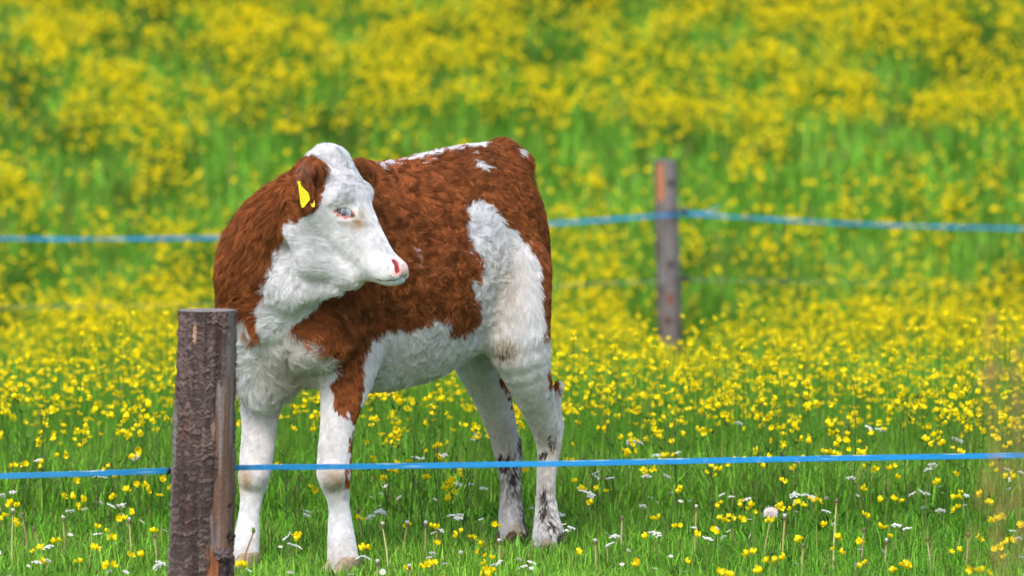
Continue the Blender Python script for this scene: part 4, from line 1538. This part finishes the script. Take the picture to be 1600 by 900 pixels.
# ---- dandelion stalks
def dandelion(px, py, gpx, gpy, kind, label, grp=None, tone=(.30, .32, .12)):
    y = 8320 * 1.3 / (gpy - 63)
    g = at(gpx, gpy, y); g[2] = gz(np.array([g[0]]), np.array([y]))[0]
    t = at(px, py, y) - g
    root = empty("dandelion", g)
    mid = t * .5 + np.array([t[0] * -.15, 0, 0])
    V, F = tube([[0, 0, -.01], mid, t], [.0026, .0023, .0019], 8, False)
    hz = np.clip(V[:, 2] / max(t[2], .01), 0, 1)[:, None]
    mesh_from("stalk", V, F, M_stem, np.asarray(tone) * (1 - .1 * hz) + np.array([.06, 0, 0]) * hz, True, root)
    b = Bag()
    V, F = ellipsoid(t + [0, 0, .004], .0048, .0048, .0062, 10, 8); b.add(V, F, (.16, .13, .07) if kind != 'bud' else (.12, .17, .03))
    for k in range(9):
        a = k * .7; dd = np.array([math.cos(a), math.sin(a), -1.0 if kind != 'bud' else 1.0])
        sd = np.array([-math.sin(a), math.cos(a), 0]) * .0018
        q = t + [0, 0, .002 if kind != 'bud' else .006]
        b.add(np.array([q - sd, q + sd, q + dd * .0075]), [np.array([(0, 1, 2)])], (.16, .14, .06) if kind != 'bud' else (.25, .22, .04))
    b.build("seed_head" if kind != 'bud' else "bud", M_stem, root)
    if kind == 'white':      # a few white pappus hairs left on top
        V, F = ellipsoid(t + [0, 0, .010], .005, .005, .004, 10, 6)
        V = V + (V - t) * (vnoise(V * 900, 3) - .5)[:, None] * .5
        mesh_from("pappus", V, F, M_petal, np.tile([.62, .60, .56], (len(V), 1)), True, root)
    if kind == 'clock':
        n = 1500
        dr = R.normal(0, 1, (n, 3)); dr[:, 2] = np.where(dr[:, 2] < -.6, -dr[:, 2], dr[:, 2]); dr /= np.linalg.norm(dr, axis=1)[:, None]
        cc = t + np.array([0, 0, .008])
        r0 = R.uniform(.006, .013, n)[:, None]
        e = dr * r0 * np.array([1.15, 1.15, .95]); e2 = e + (dr + R.normal(0, .7, (n, 3))) * .0035
        pts = np.stack([cc + e * .3, cc + e * .8, cc + e, cc + e2], 1)
        curves_from("pappus", pts, np.tile([.0003, .0003, .0003, .0002], (n, 1)), M_fur, np.tile([.82, .76, .74], (n, 1)), root)
    tag(root, label, "dandelion", grp)


dandelion(1204, 808, 1193, 888, 'clock', "fluffy white dandelion clock in the grass right of the calf")
dandelion(396, 832, 376, 905, 'bud', "closed dandelion bud on a reddish stalk before the calf's foreleg", tone=(.34, .20, .12))
G = "bare dandelion stalks in the grass"
for (px, py, gx_, gy_, kd, tn) in ((20, 803, 18, 895, 'white', (.42, .42, .18)), (35, 806, 45, 880, 'bare', (.30, .22, .14)), (99, 814, 102, 880, 'white', (.34, .34, .14)), (202, 817, 206, 885, 'white', (.42, .42, .18)), (53, 828, 66, 885, 'bare', (.30, .26, .14)),
                                   (598, 824, 608, 905, 'white', (.45, .46, .20)), (636, 822, 628, 880, 'white', (.36, .36, .15)), (665, 823, 664, 880, 'white', (.40, .36, .18)), (683, 830, 681, 880, 'bare', (.34, .34, .14)), (972, 812, 970, 878, 'bare', (.40, .38, .2)),
                                   (1088, 797, 1085, 885, 'white', (.36, .36, .15)), (1226, 812, 1222, 890, 'white', (.46, .40, .14)), (1307, 785, 1301, 905, 'bare', (.46, .48, .20)), (1449, 845, 1455, 905, 'bare', (.42, .40, .24)), (1513, 838, 1510, 900, 'bare', (.40, .28, .18)),
                                   (590, 883, 588, 930, 'white', (.36, .36, .15)), (930, 850, 932, 905, 'white', (.40, .36, .15)), (560, 800, 566, 862, 'bare', (.32, .30, .14)), (640, 890, 642, 935, 'white', (.36, .36, .15)), (1385, 850, 1382, 900, 'white', (.4, .4, .18)),
                                   (1350, 830, 1346, 888, 'bare', (.36, .30, .16)), (780, 850, 782, 905, 'white', (.40, .40, .18)), (1255, 855, 1252, 915, 'bare', (.38, .34, .16)), (242, 840, 246, 900, 'bare', (.36, .36, .16))):
    dandelion(px, py, gx_, gy_, kd, "pale leafless dandelion stalk with spent seed head in the grass", G, tn)


# ---- tall dark weeds and seeding stems between the legs and in the flowers
def weed(px, py0, gpy, label, h=None):
    y = 8320 * 1.3 / (gpy - 63)
    g = at(px, gpy, y); g[2] = gz(np.array([g[0]]), np.array([y]))[0]
    t = at(px + R.normal(0, 8), py0, y) - g
    b = Bag()
    V, F = tube([[0, 0, 0], t * .5 + R.normal(0, .008, 3), t], [.0020, .0014, .0006], 5, False); b.add(V, F, (.050, .085, .025))
    for k in range(7):
        f = .3 + .1 * k; a = R.uniform(0, 6.28); l = R.uniform(.04, .10) * (1.2 - f)
        q = t * f; e = q + np.array([math.cos(a) * l * .6, math.sin(a) * l * .3, l])
        V, F = tube([q, (q + e) / 2 + R.normal(0, .003, 3), e], [.0011, .0009, .0004], 4, False); b.add(V, F, (.055, .09, .025))
        V, F = ellipsoid(e, .0022, .0022, .0045, 6, 4); b.add(V, F, (.12, .10, .04))
    o = b.build("weed_stem", M_stem)
    o.location = g
    tag(o, label, "weed", "thin dark weed stems")


for (px, p0, g) in ((640, 620, 840), (690, 640, 840), (665, 690, 850), (705, 700, 845), (600, 700, 855), (150, 720, 852), (170, 700, 845), (210, 690, 840), (1060, 640, 830), (1330, 590, 825), (1180, 650, 832), (1420, 640, 828),
                    (960, 640, 828), (1110, 690, 838), (1350, 720, 850), (70, 640, 828), (40, 690, 838), (250, 640, 826), (1510, 650, 830), (1230, 700, 840), (450, 700, 840), (470, 740, 850), (720, 690, 850), (930, 700, 842)):
    weed(px, p0, g, "thin dark branching weed stem rising through the buttercups")


# ---- tall dry grass close to the camera, out of focus at the right edge
def dry_grass(px0, py0, d, gx_, label, tone=(.34, .21, .08), w=.030, seedy=True):
    top = at(px0, py0, d); g = np.array([at(gx_, 900, d)[0], d, float(gz(np.array([0.]), np.array([d]))[0])])
    t = top - g
    b = Bag()
    mid = t * .5 + [R.normal(0, .01), 0, 0]
    V, F = tube([[0, 0, 0], mid, t * .8, t], [.0020, .0016, .0012, .0006], 6, False); b.add(V, F, tone)
    if seedy:
        for k in range(130):
            f = R.uniform(.55, 1.0); a = R.uniform(0, 6.28); rr = w * R.uniform(.1, 1) * math.sin(math.pi * min(1, max(0, (f - .50) / .54)))
            q = t * f + np.array([math.cos(a) * rr, math.sin(a) * rr, .012])
            V, F = ellipsoid(q, .0018, .0018, .006, 6, 4); b.add(V, F, np.asarray(tone) * R.uniform(.7, 1.3))
    o = b.build("dry_grass_stalk", M_stem); o.location = g
    tag(o, label, "grass stalk")


dry_grass(1548, 505, 6.3, 1580, "tall tan grass stalk, blurred and close, at the right edge")
dry_grass(1590, 560, 6.6, 1612, "shorter tan grass stalk beside the taller one at the right edge", (.28, .19, .08))

# ------------------------------------------------------------------ each small plant gets a label that says where it stands
ORD = ("first second third fourth fifth sixth seventh eighth ninth tenth eleventh twelfth thirteenth fourteenth fifteenth sixteenth seventeenth eighteenth "
       "nineteenth twentieth").split() + ["twenty-" + w for w in "first second third fourth fifth sixth seventh eighth ninth".split()]
ZONES = [(130, "near the left edge"), (262, "left of the dark post"), (362, "around the dark post"), (440, "by the calf's right forehoof"), (520, "between the calf's forelegs"), (640, "behind the left foreleg"), (770, "below the belly"),
         (885, "at the calf's hind legs"), (1000, "just right of the hind legs"), (1110, "beneath the grey post"), (1240, "around the dandelion clock"), (1370, "right of the dandelion clock"), (1490, "toward the right edge"),
         (1700, "at the right edge")]
NOUN = {"buttercup": "yellow buttercup", "white_umbel_flower": "white umbel", "daisy": "white daisy", "dandelion": "pale dandelion stalk", "weed_stem": "thin dark weed"}
bpy.context.view_layer.update()
bins = {}
for o in list(scene.objects):
    if o.parent or not o.get('category') or not o.get('group'): continue
    kind = o.name.split('.')[0]
    if kind not in NOUN: continue
    hi = [c for c in o.children if c.name.split('.')[0] in ("flower", "umbel", "petals", "seed_head")]
    if hi: q = np.array(hi[0].matrix_world.translation) if kind != 'dandelion' else np.array(o.location) + [0, 0, .12]
    else: q = np.array(o.location) + [0, 0, .2]
    x, y = proj(q)
    zone = next((w for e, w in ZONES if x < e), "at the right edge")
    lvl = ("well above the tape" if y < 668 else "above the tape" if y < 722 else "beneath the tape" if y < 790 else "low in the grass" if y < 850 else "at the bottom edge") if kind in ("buttercup", "daisy", "white_umbel_flower") else ""
    bins.setdefault((kind, zone, lvl), []).append((float(x), o))
for (kind, zone, lvl), L in bins.items():
    L.sort(key=lambda t: t[0])
    for i, (x, o) in enumerate(L):
        if len(L) == 1: t = f"the only {NOUN[kind]} {lvl} {zone}"
        else: t = f"{ORD[min(i, 28)]} {NOUN[kind]} from the left {lvl} {zone}"
        o['label'] = " ".join(t.split())
